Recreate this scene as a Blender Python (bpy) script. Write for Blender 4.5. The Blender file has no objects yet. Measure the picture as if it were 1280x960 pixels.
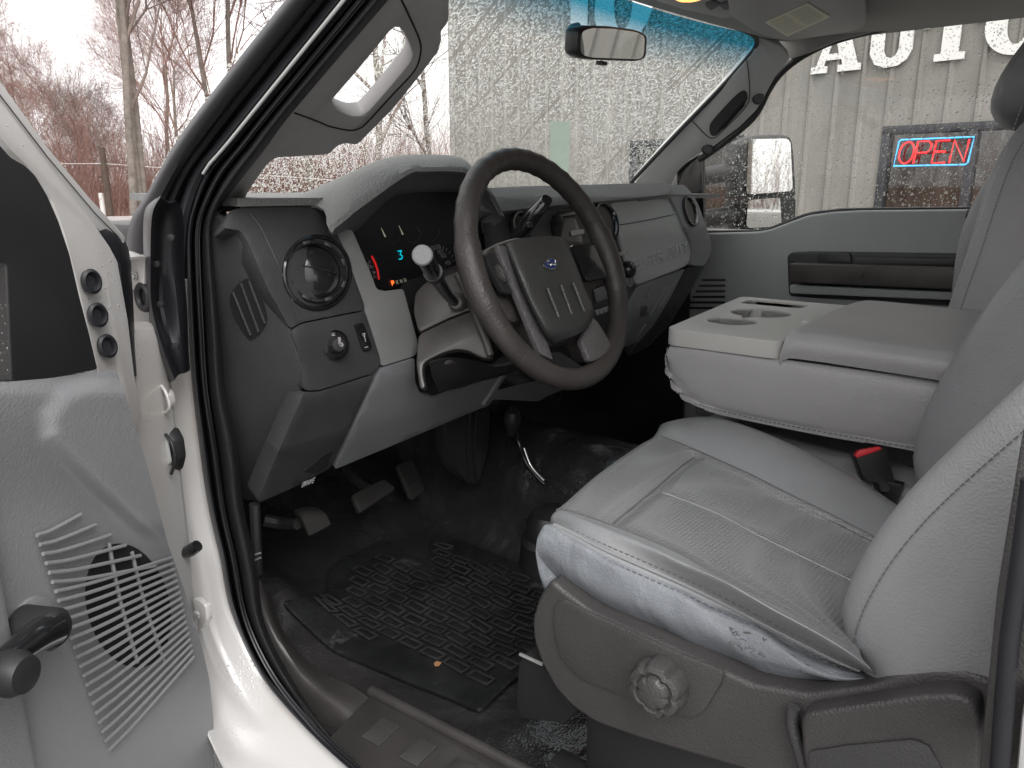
import bpy, bmesh, math, random
from mathutils import Vector as V, Matrix, geometry, noise
random.seed(7)
sc = bpy.context.scene
# ---------------------------------------------------------------- camera, sky, sun, exposure
FP = 950.0
CAM = V((-0.55, 0, 0.75)); AZ = math.radians(51.7); PT = math.radians(14.3)
cd = bpy.data.cameras.new('camera'); cam = bpy.data.objects.new('camera', cd); sc.collection.objects.link(cam)
cam.location = CAM; cam.rotation_euler = (math.pi/2-PT, 0, -AZ)
cd.sensor_width = 36; cd.lens = FP/1280*36; cd.clip_start = 0.02; cd.clip_end = 2000
sc.camera = cam
w = bpy.data.worlds.new("World"); sc.world = w; w.use_nodes = True
wn = w.node_tree; bg = wn.nodes['Background']
sky = wn.nodes.new('ShaderNodeTexSky'); sky.sky_type = 'NISHITA'; sky.sun_disc = False
sky.sun_elevation = math.radians(48); sky.sun_rotation = math.radians(215)
sky.air_density = 1.0; sky.dust_density = 4.0
hs = wn.nodes.new('ShaderNodeHueSaturation'); hs.inputs['Saturation'].default_value = 0.08
wn.links.new(sky.outputs[0], hs.inputs['Color'])
mixw = wn.nodes.new('ShaderNodeMix'); mixw.data_type = 'RGBA'; mixw.inputs[0].default_value = 0.75
wn.links.new(hs.outputs[0], mixw.inputs[6]); mixw.inputs[7].default_value = (7.35, 7.2, 7.2, 1)
wn.links.new(mixw.outputs[2], bg.inputs[0]); bg.inputs[1].default_value = 0.13
sl = bpy.data.lights.new('sun', 'SUN'); sl.energy = 1.1; sl.angle = math.radians(40); sl.color = (1, .98, .96)
so = bpy.data.objects.new('sun', sl); sc.collection.objects.link(so)
so.rotation_euler = (math.radians(42), 0, math.radians(-35)); so.location = (0, 0, 20)
sc.view_settings.view_transform = 'Standard'; sc.view_settings.look = 'None'
sc.view_settings.exposure = 1.15; sc.view_settings.gamma = 1; sc.view_settings.use_curve_mapping = False
sc.cycles.max_bounces = 8; sc.cycles.caustics_refractive = True; sc.cycles.caustics_reflective = False; sc.cycles.transparent_max_bounces = 12

# ---------------------------------------------------------------- from a photo pixel to a point on a real surface
fw = V((math.sin(AZ)*math.cos(PT), math.cos(AZ)*math.cos(PT), -math.sin(PT)))
rt = V((math.cos(AZ), -math.sin(AZ), 0)); up = rt.cross(fw)
def ray(x, y): return fw*FP + rt*(x-640) + up*(480-y)
def U(x, y, X=None, Y=None, Z=None, D=None, pl=None):
    d = ray(x, y)
    if pl: t = (pl[0]-CAM).dot(pl[1])/d.dot(pl[1])
    elif X is not None: t = (X-CAM.x)/d.x
    elif Y is not None: t = (Y-CAM.y)/d.y
    elif Z is not None: t = (Z-CAM.z)/d.z
    else: t = D/FP
    return CAM+d*t
PROF = [(-.2, 1.05), (.2, 1.0), (.30, .935), (.40, .875), (.47, .85), (.56, .85), (.66, .865), (.735, .90), (.80, .97), (1.2, 1.4)]
def gprof(z):
    for (a, ya), (b, yb) in zip(PROF, PROF[1:]):
        if z <= b: return ya+(yb-ya)*(z-a)/(b-a)
    return PROF[-1][1]
def PD(x, y, off=0.0):            # point on the dashboard's front surface, off = metres towards the seats
    d = ray(x, y); a, b = .4/d.y, 1.6/d.y
    for _ in range(40):
        m = (a+b)/2; p = CAM+d*m
        if p.y-(gprof(p.z)-off) < 0: a = m
        else: b = m
    return CAM+d*((a+b)/2)
def plane3(a, b, c):
    n = (b-a).cross(c-a).normalized(); return (a, n)

# ---------------------------------------------------------------- materials
def nmat(name): 
    m = bpy.data.materials.new(name); m.use_nodes = True; nt = m.node_tree
    return m, nt, nt.nodes['Principled BSDF']
def N(nt, typ, **k):
    n = nt.nodes.new(typ)
    for a, b in k.items():
        if a.startswith('i_'): n.inputs[a[2:].replace('_', ' ')].default_value = b
        else: setattr(n, a, b)
    return n
def mat(name, col, rough=.5, bump=None, var=.0, metal=0, coat=0, emit=None, spec=.5, vscale=6, wear=None, tc='Object'):
    m, nt, b = nmat(name); L = nt.links.new
    b.inputs['Base Color'].default_value = (*col, 1); b.inputs['Roughness'].default_value = rough
    b.inputs['Metallic'].default_value = metal; b.inputs['Coat Weight'].default_value = coat
    b.inputs['Specular IOR Level'].default_value = spec
    co = N(nt, 'ShaderNodeTexCoord').outputs[tc]
    if emit: b.inputs['Emission Color'].default_value = (*emit[0], 1); b.inputs['Emission Strength'].default_value = emit[1]
    if var:
        nz = N(nt, 'ShaderNodeTexNoise', i_Scale=vscale, i_Detail=6.0, i_Roughness=.6); L(co, nz.inputs['Vector'])
        mr = N(nt, 'ShaderNodeMapRange', i_From_Min=.3, i_From_Max=.7, i_To_Min=1-var, i_To_Max=1+var); L(nz.outputs[0], mr.inputs[0])
        mx = N(nt, 'ShaderNodeVectorMath', operation='SCALE'); mx.inputs[0].default_value = col; L(mr.outputs[0], mx.inputs['Scale'])
        last = mx.outputs[0]
        if wear:
            n2 = N(nt, 'ShaderNodeTexNoise', i_Scale=wear[2], i_Detail=8.0, i_Roughness=.7); L(co, n2.inputs['Vector'])
            r2 = N(nt, 'ShaderNodeMapRange', i_From_Min=wear[1], i_From_Max=wear[1]+.06); L(n2.outputs[0], r2.inputs[0])
            mm = N(nt, 'ShaderNodeMix', data_type='RGBA'); L(r2.outputs[0], mm.inputs[0]); L(last, mm.inputs[6]); mm.inputs[7].default_value = (*wear[0], 1)
            last = mm.outputs[2]
        L(last, b.inputs['Base Color'])
        r3 = N(nt, 'ShaderNodeMapRange', i_From_Min=.3, i_From_Max=.7, i_To_Min=rough-.08, i_To_Max=min(1, rough+.1)); L(nz.outputs[0], r3.inputs[0]); L(r3.outputs[0], b.inputs['Roughness'])
    if bump:
        kind, scale, st = bump[:3]; dist = bump[3] if len(bump) > 3 else .001
        if kind == 'v': t = N(nt, 'ShaderNodeTexVoronoi', i_Scale=scale, feature='SMOOTH_F1'); o = t.outputs[0]
        elif kind == 'n': t = N(nt, 'ShaderNodeTexNoise', i_Scale=scale, i_Detail=4.0); o = t.outputs[0]
        elif kind == 'grid': t = N(nt, 'ShaderNodeTexVoronoi', i_Scale=scale, distance='CHEBYCHEV', i_Randomness=0.0); o = t.outputs[0]
        L(co, t.inputs['Vector'])
        bp = N(nt, 'ShaderNodeBump', i_Strength=st, i_Distance=dist); L(o, bp.inputs['Height']); L(bp.outputs[0], b.inputs['Normal'])
        if len(bump) > 4:   # large soft wrinkles under the grain
            n3 = N(nt, 'ShaderNodeTexNoise', i_Scale=bump[4], i_Detail=3.0, i_Distortion=.6); L(co, n3.inputs['Vector'])
            b3 = N(nt, 'ShaderNodeBump', i_Strength=bump[5], i_Distance=.01); L(n3.outputs[0], b3.inputs['Height']); L(b3.outputs[0], bp.inputs['Normal'])
    return m
M = {}
M['leather'] = mat('grey_leather', (.235, .24, .246), .35, ('v', 480, .45, .0009, 9, .25), .07, vscale=7)
M['leather_worn'] = mat('worn_side_leather', (.175, .187, .203), .30, ('v', 480, .5, .0009, 12, .9), .12, vscale=12)
M['leather_far'] = mat('grey_leather_brightened', (.33, .325, .33), .40, ('v', 480, .5, .0010, 9, .2), .06)  # seat leather lightened, making up in colour for light missing deeper in the cab
M['insert'] = mat('textured_insert', (.215, .218, .223), .48, ('grid', 200, 1, .0030, 8, .08), .05)
M['console'] = mat('console_plastic', (.47, .465, .445), .5, ('n', 900, .3, .001), .05)
M['dark'] = mat('charcoal_plastic', (.043, .042, .044), .46, ('v', 560, .45, .0010), .12, vscale=9)
M['darktop'] = mat('soft_touch_top', (.17, .173, .17), .55, ('v', 320, .7, .0016), .08)
M['shield'] = mat('seat_shield_plastic', (.048, .045, .045), .40, ('v', 520, .5, .0011), .14, vscale=8)
M['silver'] = mat('silver_trim_plastic', (.235, .237, .235), .45, ('n', 900, .4, .0008), .06, metal=.15)
M['bluegrey'] = mat('blue_grey_plastic', (.155, .16, .166), .5, ('v', 560, .4, .0010), .06)
M['pdoor'] = mat('passenger_trim', (.34, .36, .355), .5, ('v', 560, .4, .0010), .06)
M['paneldoor'] = mat('door_panel_plastic', (.225, .228, .236), .42, ('n', 420, .5, .0012), .06, vscale=5)
M['wheel'] = mat('steering_rim_rubber', (.044, .039, .037), .42, ('n', 260, .6, .0016), .15, vscale=14, wear=((.13, .125, .12), .66, 70))
M['hub'] = mat('airbag_cover', (.040, .040, .039), .42, ('v', 460, .5, .0012), .1)
M['spoke'] = mat('speckled_silver', (.15, .145, .145), .38, ('v', 420, .8, .0015), .1, metal=.4, vscale=200)
M['column'] = mat('column_shroud', (.062, .057, .054), .34, ('n', 500, .3, .0008), .25, vscale=16)
M['gloss'] = mat('glossy_black', (.012, .012, .013), .16, None, 0, coat=.3)
M['black'] = mat('black_plastic', (.02, .02, .021), .42, ('n', 400, .2, .0006), .15)
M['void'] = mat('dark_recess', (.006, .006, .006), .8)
M['cluster'] = mat('cluster_face', (.012, .012, .014), .35, None, .2)
M['rubber'] = mat('door_rubber', (.014, .014, .017), .42, ('n', 300, .25, .0008), .2)
M['fuzzy'] = mat('flocked_seal', (.010, .010, .011), .6, ('n', 700, 1, .002), .3, vscale=200)
M['floor'] = mat('vinyl_floor', (.026, .025, .025), .20, ('v', 260, .6, .0010, 6, 2.2), .3, spec=.8, vscale=5, wear=((.06, .055, .052), .62, 4))  # pale wear patches also carry some of the footwell sheen in their colour
M['mat'] = mat('rubber_mat', (.017, .018, .018), .26, ('n', 60, .4, .003), .4, vscale=9, wear=((.06, .06, .06), .60, 6))
M['scuff'] = mat('scuff_plate', (.04, .037, .036), .42, ('v', 420, .3, .0007), .2, vscale=12)
M['headliner'] = mat('headliner_fabric', (.34, .34, .325), .85, ('n', 600, .4, .001), .05)
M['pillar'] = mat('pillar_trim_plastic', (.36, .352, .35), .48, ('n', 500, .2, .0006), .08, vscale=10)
M['pillar2'] = mat('far_pillar_trim', (.55, .56, .55), .5, ('n', 500, .2, .0006), .05)  # pillar plastic lightened; window light on the far side is put into its colour
M['chrome'] = mat('bright_metal', (.6, .6, .6), .2, None, 0, metal=1)
M['steel'] = mat('painted_steel', (.5, .5, .49), .35, None, .1, metal=.4)
M['red'] = mat('red_button', (.62, .03, .04), .35)
M['redarc'] = mat('red_gauge_arc', (.8, .02, .02), .5, emit=((1, .05, .05), .08))
M['cyan'] = mat('cyan_display', (0, .3, .4), .5, emit=((0, .75, .9), .3))
M['orangei'] = mat('orange_indicator', (.8, .2, .05), .5, emit=((1, .2, .03), .7))
M['whitei'] = mat('white_marking', (.7, .7, .7), .5)
M['greyi'] = mat('gauge_marking', (.30, .29, .29), .5)
M['blueoval'] = mat('blue_enamel', (.012, .03, .16), .25, coat=.6)
M['lampglow'] = mat('map_lamp', (.8, .4, .15), .5, emit=((1, .36, .10), 1.2))
M['label'] = mat('pale_label', (.85, .82, .66), .6, None, .05)
M['print'] = mat('label_print', (.16, .16, .13), .7)
M['stitch'] = mat('grey_thread', (.12, .12, .125), .8)
M['stitchl'] = mat('light_thread', (.45, .45, .45), .8)
M['crack'] = mat('cracked_leather', (.10, .10, .10), .7)
M['leaf'] = mat('dry_leaf', (.35, .17, .08), .7)

def paint(name, col, drops=True):
    m, nt, b = nmat(name); L = nt.links.new
    co = N(nt, 'ShaderNodeTexCoord').outputs['Object']
    nz = N(nt, 'ShaderNodeTexNoise', i_Scale=3.0, i_Detail=8.0); L(co, nz.inputs[0])
    cr = N(nt, 'ShaderNodeMix', data_type='RGBA'); mr = N(nt, 'ShaderNodeMapRange', i_From_Min=.5, i_From_Max=.85); L(nz.outputs[0], mr.inputs[0]); L(mr.outputs[0], cr.inputs[0])
    cr.inputs[6].default_value = (*col, 1); cr.inputs[7].default_value = (.42, .37, .32, 1); L(cr.outputs[2], b.inputs['Base Color'])
    b.inputs['Roughness'].default_value = .28; b.inputs['Coat Weight'].default_value = .5; b.inputs['Coat Roughness'].default_value = .08
    v = N(nt, 'ShaderNodeTexVoronoi', i_Scale=170.0, i_Randomness=1.0); L(co, v.inputs[0])
    n2 = N(nt, 'ShaderNodeTexNoise', i_Scale=11.0, i_Detail=2.0); L(co, n2.inputs[0])
    th = N(nt, 'ShaderNodeMapRange', i_From_Min=.46, i_From_Max=.70, i_To_Min=0.0, i_To_Max=.34); L(n2.outputs[0], th.inputs[0])
    sb = N(nt, 'ShaderNodeMath', operation='SUBTRACT'); L(th.outputs[0], sb.inputs[0]); L(v.outputs['Distance'], sb.inputs[1])
    mx = N(nt, 'ShaderNodeMath', operation='MAXIMUM'); L(sb.outputs[0], mx.inputs[0]); mx.inputs[1].default_value = 0
    bp = N(nt, 'ShaderNodeBump', i_Strength=.8, i_Distance=.003); L(mx.outputs[0], bp.inputs['Height']); L(bp.outputs[0], b.inputs['Coat Normal']); L(bp.outputs[0], b.inputs['Normal'])
    return m
M['white'] = paint('white_paint', (.54, .53, .52))

def wetglass(name, dens, scale, tint=None, streak=False, clear=.92, hi=.62):
    m = bpy.data.materials.new(name); m.use_nodes = True; nt = m.node_tree; nt.nodes.clear(); L = nt.links.new
    out = N(nt, 'ShaderNodeOutputMaterial'); co = N(nt, 'ShaderNodeTexCoord').outputs['Object']
    vec = co
    if streak:
        mp = N(nt, 'ShaderNodeMapping'); mp.inputs['Scale'].default_value = (1, .85, .85); L(co, mp.inputs[0]); vec = mp.outputs[0]
    v = N(nt, 'ShaderNodeTexVoronoi', i_Scale=scale, i_Randomness=1.0); L(vec, v.inputs['Vector'])
    v2 = N(nt, 'ShaderNodeTexVoronoi', i_Scale=scale*.42, i_Randomness=1.0); L(vec, v2.inputs['Vector'])
    sx = N(nt, 'ShaderNodeSeparateColor'); L(v.outputs['Color'], sx.inputs[0])
    sx2 = N(nt, 'ShaderNodeSeparateColor'); L(v2.outputs['Color'], sx2.inputs[0])
    def drop(vo, sp, hi, cut):
        th = N(nt, 'ShaderNodeMapRange', i_From_Min=cut, i_From_Max=1.0, i_To_Min=0.0, i_To_Max=hi); L(sp.outputs[0], th.inputs[0])
        s = N(nt, 'ShaderNodeMath', operation='SUBTRACT'); L(th.outputs[0], s.inputs[0]); L(vo.outputs['Distance'], s.inputs[1])
        k = N(nt, 'ShaderNodeMath', operation='MAXIMUM'); L(s.outputs[0], k.inputs[0]); k.inputs[1].default_value = 0
        return k.outputs[0]
    a = drop(v, sx, hi, 1-dens); c = drop(v2, sx2, .45, 1-dens*.35)
    hsum = N(nt, 'ShaderNodeMath', operation='MAXIMUM'); L(a, hsum.inputs[0]); L(c, hsum.inputs[1])
    h = hsum.outputs[0]
    if streak:   # a few runs of water cut clear diagonal channels
        m2 = N(nt, 'ShaderNodeMapping'); m2.inputs['Rotation'].default_value = (0, 0, math.radians(0)); m2.inputs['Scale'].default_value = (75, 1.6, 1.6); L(co, m2.inputs[0])
        ns = N(nt, 'ShaderNodeTexNoise', i_Scale=1.0, i_Detail=2.0); L(m2.outputs[0], ns.inputs[0])
        st = N(nt, 'ShaderNodeMapRange', i_From_Min=.60, i_From_Max=.66, i_To_Min=1.0, i_To_Max=.0); L(ns.outputs[0], st.inputs[0])
        mu = N(nt, 'ShaderNodeMath', operation='MULTIPLY'); L(h, mu.inputs[0]); L(st.outputs[0], mu.inputs[1]); h = mu.outputs[0]
    sq = N(nt, 'ShaderNodeMath', operation='SQRT'); L(h, sq.inputs[0])
    bp = N(nt, 'ShaderNodeBump', i_Strength=1.0, i_Distance=2.2/scale); L(sq.outputs[0], bp.inputs['Height'])
    rf = N(nt, 'ShaderNodeBsdfRefraction', i_IOR=1.33, i_Roughness=.02); rf.inputs[0].default_value = (.86, .90, .85, 1); L(bp.outputs[0], rf.inputs['Normal'])
    gl = N(nt, 'ShaderNodeBsdfGlossy', i_Roughness=.05); L(bp.outputs[0], gl.inputs['Normal'])
    d1 = N(nt, 'ShaderNodeMixShader'); d1.inputs[0].default_value = .12; L(rf.outputs[0], d1.inputs[1]); L(gl.outputs[0], d1.inputs[2])
    tl = N(nt, 'ShaderNodeBsdfTranslucent'); tl.inputs[0].default_value = (.9, .95, .9, 1)
    d2 = N(nt, 'ShaderNodeMixShader'); d2.inputs[0].default_value = .09; L(d1.outputs[0], d2.inputs[1]); L(tl.outputs[0], d2.inputs[2])
    tr = N(nt, 'ShaderNodeBsdfTransparent'); tr.inputs[0].default_value = (clear, clear, clear*.98, 1)
    g2 = N(nt, 'ShaderNodeBsdfGlossy', i_Roughness=.0)
    fr = N(nt, 'ShaderNodeMixShader'); fr.inputs[0].default_value = .04; L(tr.outputs[0], fr.inputs[1]); L(g2.outputs[0], fr.inputs[2])
    tr2 = N(nt, 'ShaderNodeBsdfTransparent'); tr2.inputs[0].default_value = (.97, 1, .98, 1)
    d3 = N(nt, 'ShaderNodeMixShader'); d3.inputs[0].default_value = .30; L(d2.outputs[0], d3.inputs[1]); L(tr2.outputs[0], d3.inputs[2]); d2 = d3
    msk = N(nt, 'ShaderNodeMapRange', i_From_Min=.0, i_From_Max=.03); L(h, msk.inputs[0])
    mx = N(nt, 'ShaderNodeMixShader'); L(msk.outputs[0], mx.inputs[0]); L(fr.outputs[0], mx.inputs[1]); L(d2.outputs[0], mx.inputs[2])
    if tint:
        sp = N(nt, 'ShaderNodeSeparateXYZ'); L(co, sp.inputs[0])
        r = N(nt, 'ShaderNodeMapRange', i_From_Min=tint[0], i_From_Max=tint[1]); L(sp.outputs[2], r.inputs[0])
        for nd, sock in ((tr, 0), (rf, 0), (tl, 0), (tr2, 0)):
            cm = N(nt, 'ShaderNodeMix', data_type='RGBA'); L(r.outputs[0], cm.inputs[0]); cm.inputs[6].default_value = nd.inputs[0].default_value; cm.inputs[7].default_value = (*tint[2], 1); L(cm.outputs[2], nd.inputs[0])
    L(mx.outputs[0], out.inputs[0]); return m
M['windshield'] = wetglass('rain_covered_windshield', .97, 300, (1.035, 1.10, (.03, .24, .36)), True, hi=.85)
M['sideglass'] = wetglass('rain_specked_glass', .80, 260, hi=.55)
def mirrorm(name, col=(.8, .82, .8)):
    m, nt, b = nmat(name); b.inputs['Base Color'].default_value = (*col, 1); b.inputs['Metallic'].default_value = 1; b.inputs['Roughness'].default_value = .02; return m
M['mirror'] = mirrorm('mirror_glass')

# ---------------------------------------------------------------- builders
COL = sc.collection
def root(name, loc, label, cat, group=None):
    o = bpy.data.objects.new(name, None); COL.objects.link(o); o.location = loc; o.empty_display_size = .2
    o['label'] = label; o['category'] = cat
    if group: o['group'] = group
    bpy.context.view_layer.update(); return o
def link(name, me, m, parent, label=None):
    o = bpy.data.objects.new(name, me); COL.objects.link(o)
    for k in (m if isinstance(m, (list, tuple)) else [m]): me.materials.append(M[k] if isinstance(k, str) else k)
    if parent:
        o.parent = parent
        o.matrix_parent_inverse = Matrix.Translation(-V(parent.location))
    if label: o['label'] = label
    return o
def mods(o, solid=0, bevel=0, sub=0, seg=2, ang=35):
    if solid: k = o.modifiers.new('s', 'SOLIDIFY'); k.thickness = solid; k.offset = -1; k.use_even_offset = False
    if bevel: k = o.modifiers.new('b', 'BEVEL'); k.width = bevel; k.segments = seg; k.limit_method = 'ANGLE'; k.angle_limit = math.radians(ang)
    if sub: k = o.modifiers.new('u', 'SUBSURF'); k.levels = sub; k.render_levels = sub
    return o
def mesh(name, vs, fs, m, parent, label=None, mi=None, **k):
    me = bpy.data.meshes.new(name); me.from_pydata([tuple(v) for v in vs], [], fs); me.update()
    o = link(name, me, m, parent, label)
    if mi:
        for p, i in zip(me.polygons, mi): p.material_index = i
    return mods(o, **k)
def cr(p0, p1, p2, p3, t):
    return .5*((2*p1)+(p2-p0)*t+(2*p0-5*p1+4*p2-p3)*t*t+(3*p1-p0-3*p2+p3)*t**3)
def spline(pts, n, closed=False):
    pts = [V(p) for p in pts]; m = len(pts)
    if closed: L = m
    else: L = m-1
    # arc length spread
    segl = [(pts[(i+1) % m]-pts[i]).length for i in range(L)]; tot = sum(segl) or 1
    out = []
    cnt = n if closed else n-1
    for k in range(n):
        s = tot*k/cnt; i = 0
        while i < L-1 and s > segl[i]: s -= segl[i]; i += 1
        t = min(1, s/segl[i]) if segl[i] else 0
        g = (lambda j: pts[j % m]) if closed else (lambda j: pts[max(0, min(m-1, j))])
        out.append(cr(g(i-1), g(i), g(i+1), g(i+2), t))
    return out
def rounded(pts, r=4, n=3):
    out = []; m = len(pts)
    for i in range(m):
        a, b, c = V(pts[i-1]), V(pts[i]), V(pts[(i+1) % m])
        u, v = a-b, c-b; ru = min(r, u.length*.45); rv = min(r, v.length*.45)
        if u.length < 1e-6 or v.length < 1e-6: continue
        p, q = b+u.normalized()*ru, b+v.normalized()*rv
        for k in range(n+1):
            t = k/n; out.append(p*(1-t)**2+b*2*t*(1-t)+q*t*t)
    return out
def lines(pts, k):   # densify
    out = []
    for a, b in zip(pts, pts[1:]):
        a, b = V(a), V(b)
        for i in range(k): out.append(a.lerp(b, i/k))
    out.append(V(pts[-1])); return out
def sheet(name, outer, surf, m, parent, thick=.006, holes=(), grid=0, bevel=.0015, r=4, label=None, smooth=False, rt_=None, fn=None, seg=2):
    """outline given in photo pixels, laid on a real surface and given thickness away from the room"""
    ol = [V((p[0], p[1])) for p in outer]
    ol = [V((p.x, p.y)) for p in (spline([V((q.x, q.y, 0)) for q in ol], max(24, len(ol)*4), True))] if smooth else (rounded(ol, r) if r else ol)
    hs_ = [[V((p[0], p[1])) for p in h] for h in holes]
    polys = [[V((p.x, p.y, 0)) for p in ol]]+[[V((p.x, p.y, 0)) for p in h] for h in hs_]
    flat = [p for q in polys for p in q]
    tris = geometry.tessellate_polygon(polys)
    bm = bmesh.new(); bv = [bm.verts.new(p) for p in flat]
    for t in tris:
        try: bm.faces.new([bv[i] for i in t])
        except Exception: pass
    bmesh.ops.remove_doubles(bm, verts=bm.verts, dist=1e-4)
    if grid:
        xs = [p.x for p in flat]; ys = [p.y for p in flat]
        for ax, lo, hi in ((0, min(xs), max(xs)), (1, min(ys), max(ys))):
            k = lo+grid
            while k < hi:
                co = (k, 0, 0) if ax == 0 else (0, k, 0); no = (1, 0, 0) if ax == 0 else (0, 1, 0)
                bmesh.ops.bisect_plane(bm, geom=bm.verts[:]+bm.edges[:]+bm.faces[:], dist=1e-5, plane_co=co, plane_no=no); k += grid
    if fn:
        for v in bm.verts: v.co = fn(v.co.x, v.co.y)
    else:
        for v in bm.verts:
            v.co = surf(v.co.x, v.co.y) if callable(surf) else U(v.co.x, v.co.y, **surf)
    bm.normal_update()
    for f in bm.faces:
        if f.normal.dot(CAM-f.calc_center_median()) < 0: f.normal_flip()
    if not grid: bmesh.ops.dissolve_limit(bm, angle_limit=.02, verts=bm.verts, edges=bm.edges)
    me = bpy.data.meshes.new(name); bm.to_mesh(me); bm.free()
    o = link(name, me, m, parent, label)
    return mods(o, solid=thick, bevel=bevel, ang=50, seg=seg)
def ell(cx, cy, rx, ry, rot=0, n=28, a0=0, a1=360):
    c, s = math.cos(math.radians(rot)), math.sin(math.radians(rot)); o = []
    for k in range(n):
        t = math.radians(a0+(a1-a0)*k/(n if a1-a0 == 360 else n-1)); x, y = rx*math.cos(t), ry*math.sin(t)
        o.append((cx+x*c-y*s, cy+x*s+y*c))
    return o
def R3(row):
    out = []
    for p in row[0]:
        if len(p) == 3: out.append(V(p))
        else: out.append(row[1](p[0], p[1]) if callable(row[1]) else U(p[0], p[1], **row[1]))
    return out
def loft(name, rows, m, parent, n=28, k=4, thick=.004, bevel=0, label=None, mi=None, flip=False, post=None, cap=False):
    """rows of points -> smooth surface; mi(rowparam, colparam) picks the material"""
    rr = [spline(R3(r) if isinstance(r, tuple) else [V(p) for p in r], n) for r in rows]
    cols = [spline([r[j] for r in rr], (len(rr)-1)*k+1) if False else None for j in range(n)]
    grid = []
    for i in range(len(rr)-1):
        for q in range(k):
            t = q/k; row = []
            for j in range(n):
                g = lambda a: rr[max(0, min(len(rr)-1, a))][j]
                row.append(cr(g(i-1), g(i), g(i+1), g(i+2), t))
            grid.append(row)
    grid.append(rr[-1])
    if post: grid = [[post(p, i/k, j/(n-1)) for j, p in enumerate(r)] for i, r in enumerate(grid)]
    vs = [p for r in grid for p in r]; fs = []; mis = []
    for i in range(len(grid)-1):
        for j in range(n-1):
            a = i*n+j; f = (a, a+1, a+n+1, a+n); fs.append(f if not flip else f[::-1])
            if mi: mis.append(mi((i+.5)/k, (j+.5)/(n-1)))
    return mesh(name, vs, fs, m, parent, label, mis or None, solid=thick, bevel=bevel)
def tube(name, pts, r, m, parent, seg=10, smooth=0, label=None, cap=True, closed=False, flat=None):
    pts = [V(p) for p in pts]
    if smooth: 
        rs = r if isinstance(r, (list, tuple)) else None
        if rs: rs = [q.x for q in spline([V((a, 0, 0)) for a in rs], smooth)]; r = rs
        pts = spline(pts, smooth, closed)
    n = len(pts); vs = []; fs = []; prev = None
    for i, p in enumerate(pts):
        a = pts[i-1] if (i or closed) else pts[0]; b = pts[(i+1) % n] if (i < n-1 or closed) else pts[-1]
        t = (b-a).normalized()
        if prev is None: x = t.orthogonal().normalized()
        else: x = (prev-t*prev.dot(t)).normalized()
        prev = x; y = t.cross(x); rr = r[i] if isinstance(r, (list, tuple)) else r
        for k in range(seg):
            an = 2*math.pi*k/seg; vs.append(p+(x*math.cos(an)+y*math.sin(an))*rr)
    L = n if closed else n-1
    for i in range(L):
        for k in range(seg):
            a = i*seg+k; b = i*seg+(k+1) % seg; c = ((i+1) % n)*seg+(k+1) % seg; d = ((i+1) % n)*seg+k; fs.append((a, b, c, d))
    if cap and not closed: fs.append(tuple(range(seg))[::-1]); fs.append(tuple(range((n-1)*seg, n*seg)))
    return mesh(name, vs, fs, m, parent, label)
def multitube(name, paths, r, m, parent, seg=6, label=None):
    vs = []; fs = []
    for pts in paths:
        pts = [V(p) for p in pts]; prev = None; base = len(vs)
        for i, p in enumerate(pts):
            t = (pts[min(i+1, len(pts)-1)]-pts[max(i-1, 0)]).normalized()
            x = t.orthogonal().normalized() if prev is None else (prev-t*prev.dot(t)).normalized(); prev = x; y = t.cross(x)
            for k in range(seg): an = 2*math.pi*k/seg; vs.append(p+(x*math.cos(an)+y*math.sin(an))*r)
        for i in range(len(pts)-1):
            for k in range(seg):
                a = base+i*seg+k; b = base+i*seg+(k+1) % seg; fs.append((a, b, b+seg, a+seg))
        fs.append(tuple(range(base, base+seg))[::-1]); fs.append(tuple(range(len(vs)-seg, len(vs))))
    return mesh(name, vs, fs, m, parent, label)
def frame_of(n, upv=V((0, 0, 1))):
    n = V(n).normalized(); a = upv.cross(n).normalized(); b = n.cross(a); return a, b, n
def lathe(name, prof, c, n, m, parent, seg=32, upv=V((0, 0, 1)), label=None, sx=1, sy=1, mod=None, bevel=0):
    """prof = (radius, height along n)"""
    a, b, nn = frame_of(n, upv); vs = []; fs = []; P_ = len(prof)
    for k in range(seg):
        an = 2*math.pi*k/seg
        for r, h in prof:
            q = r*(mod(an) if mod else 1)
            vs.append(V(c)+a*(q*sx*math.cos(an))+b*(q*sy*math.sin(an))+nn*h)
    for k in range(seg):
        for i in range(P_-1):
            p, q = k*P_+i, ((k+1) % seg)*P_+i; fs.append((p, q, q+1, p+1))
    if prof[0][0] > 0: fs.append(tuple(k*P_ for k in range(seg))[::-1])
    if prof[-1][0] > 0: fs.append(tuple(k*P_+P_-1 for k in range(seg)))
    o = mesh(name, vs, fs, m, parent, label, bevel=bevel)
    bm = bmesh.new(); bm.from_mesh(o.data); bmesh.ops.remove_doubles(bm, verts=bm.verts, dist=1e-6); bmesh.ops.recalc_face_normals(bm, faces=bm.faces); bm.to_mesh(o.data); bm.free()
    return o
def boxes(name, bl, m, parent, bevel=.002, label=None, seg=2):
    """bl = list of (centre, ax, ay, az half vectors)"""
    vs = []; fs = []
    for c, ax, ay, az in bl:
        c, ax, ay, az = V(c), V(ax), V(ay), V(az); b = len(vs)
        for i in (-1, 1):
            for j in (-1, 1):
                for k in (-1, 1): vs.append(c+ax*i+ay*j+az*k)
        q = [(0, 1, 3, 2), (4, 6, 7, 5), (0, 4, 5, 1), (2, 3, 7, 6), (0, 2, 6, 4), (1, 5, 7, 3)]
        if ax.cross(ay).dot(az) < 0: q = [f[::-1] for f in q]
        fs += [tuple(b+i for i in f) for f in q]
    return mesh(name, vs, fs, m, parent, label, bevel=bevel)
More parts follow.
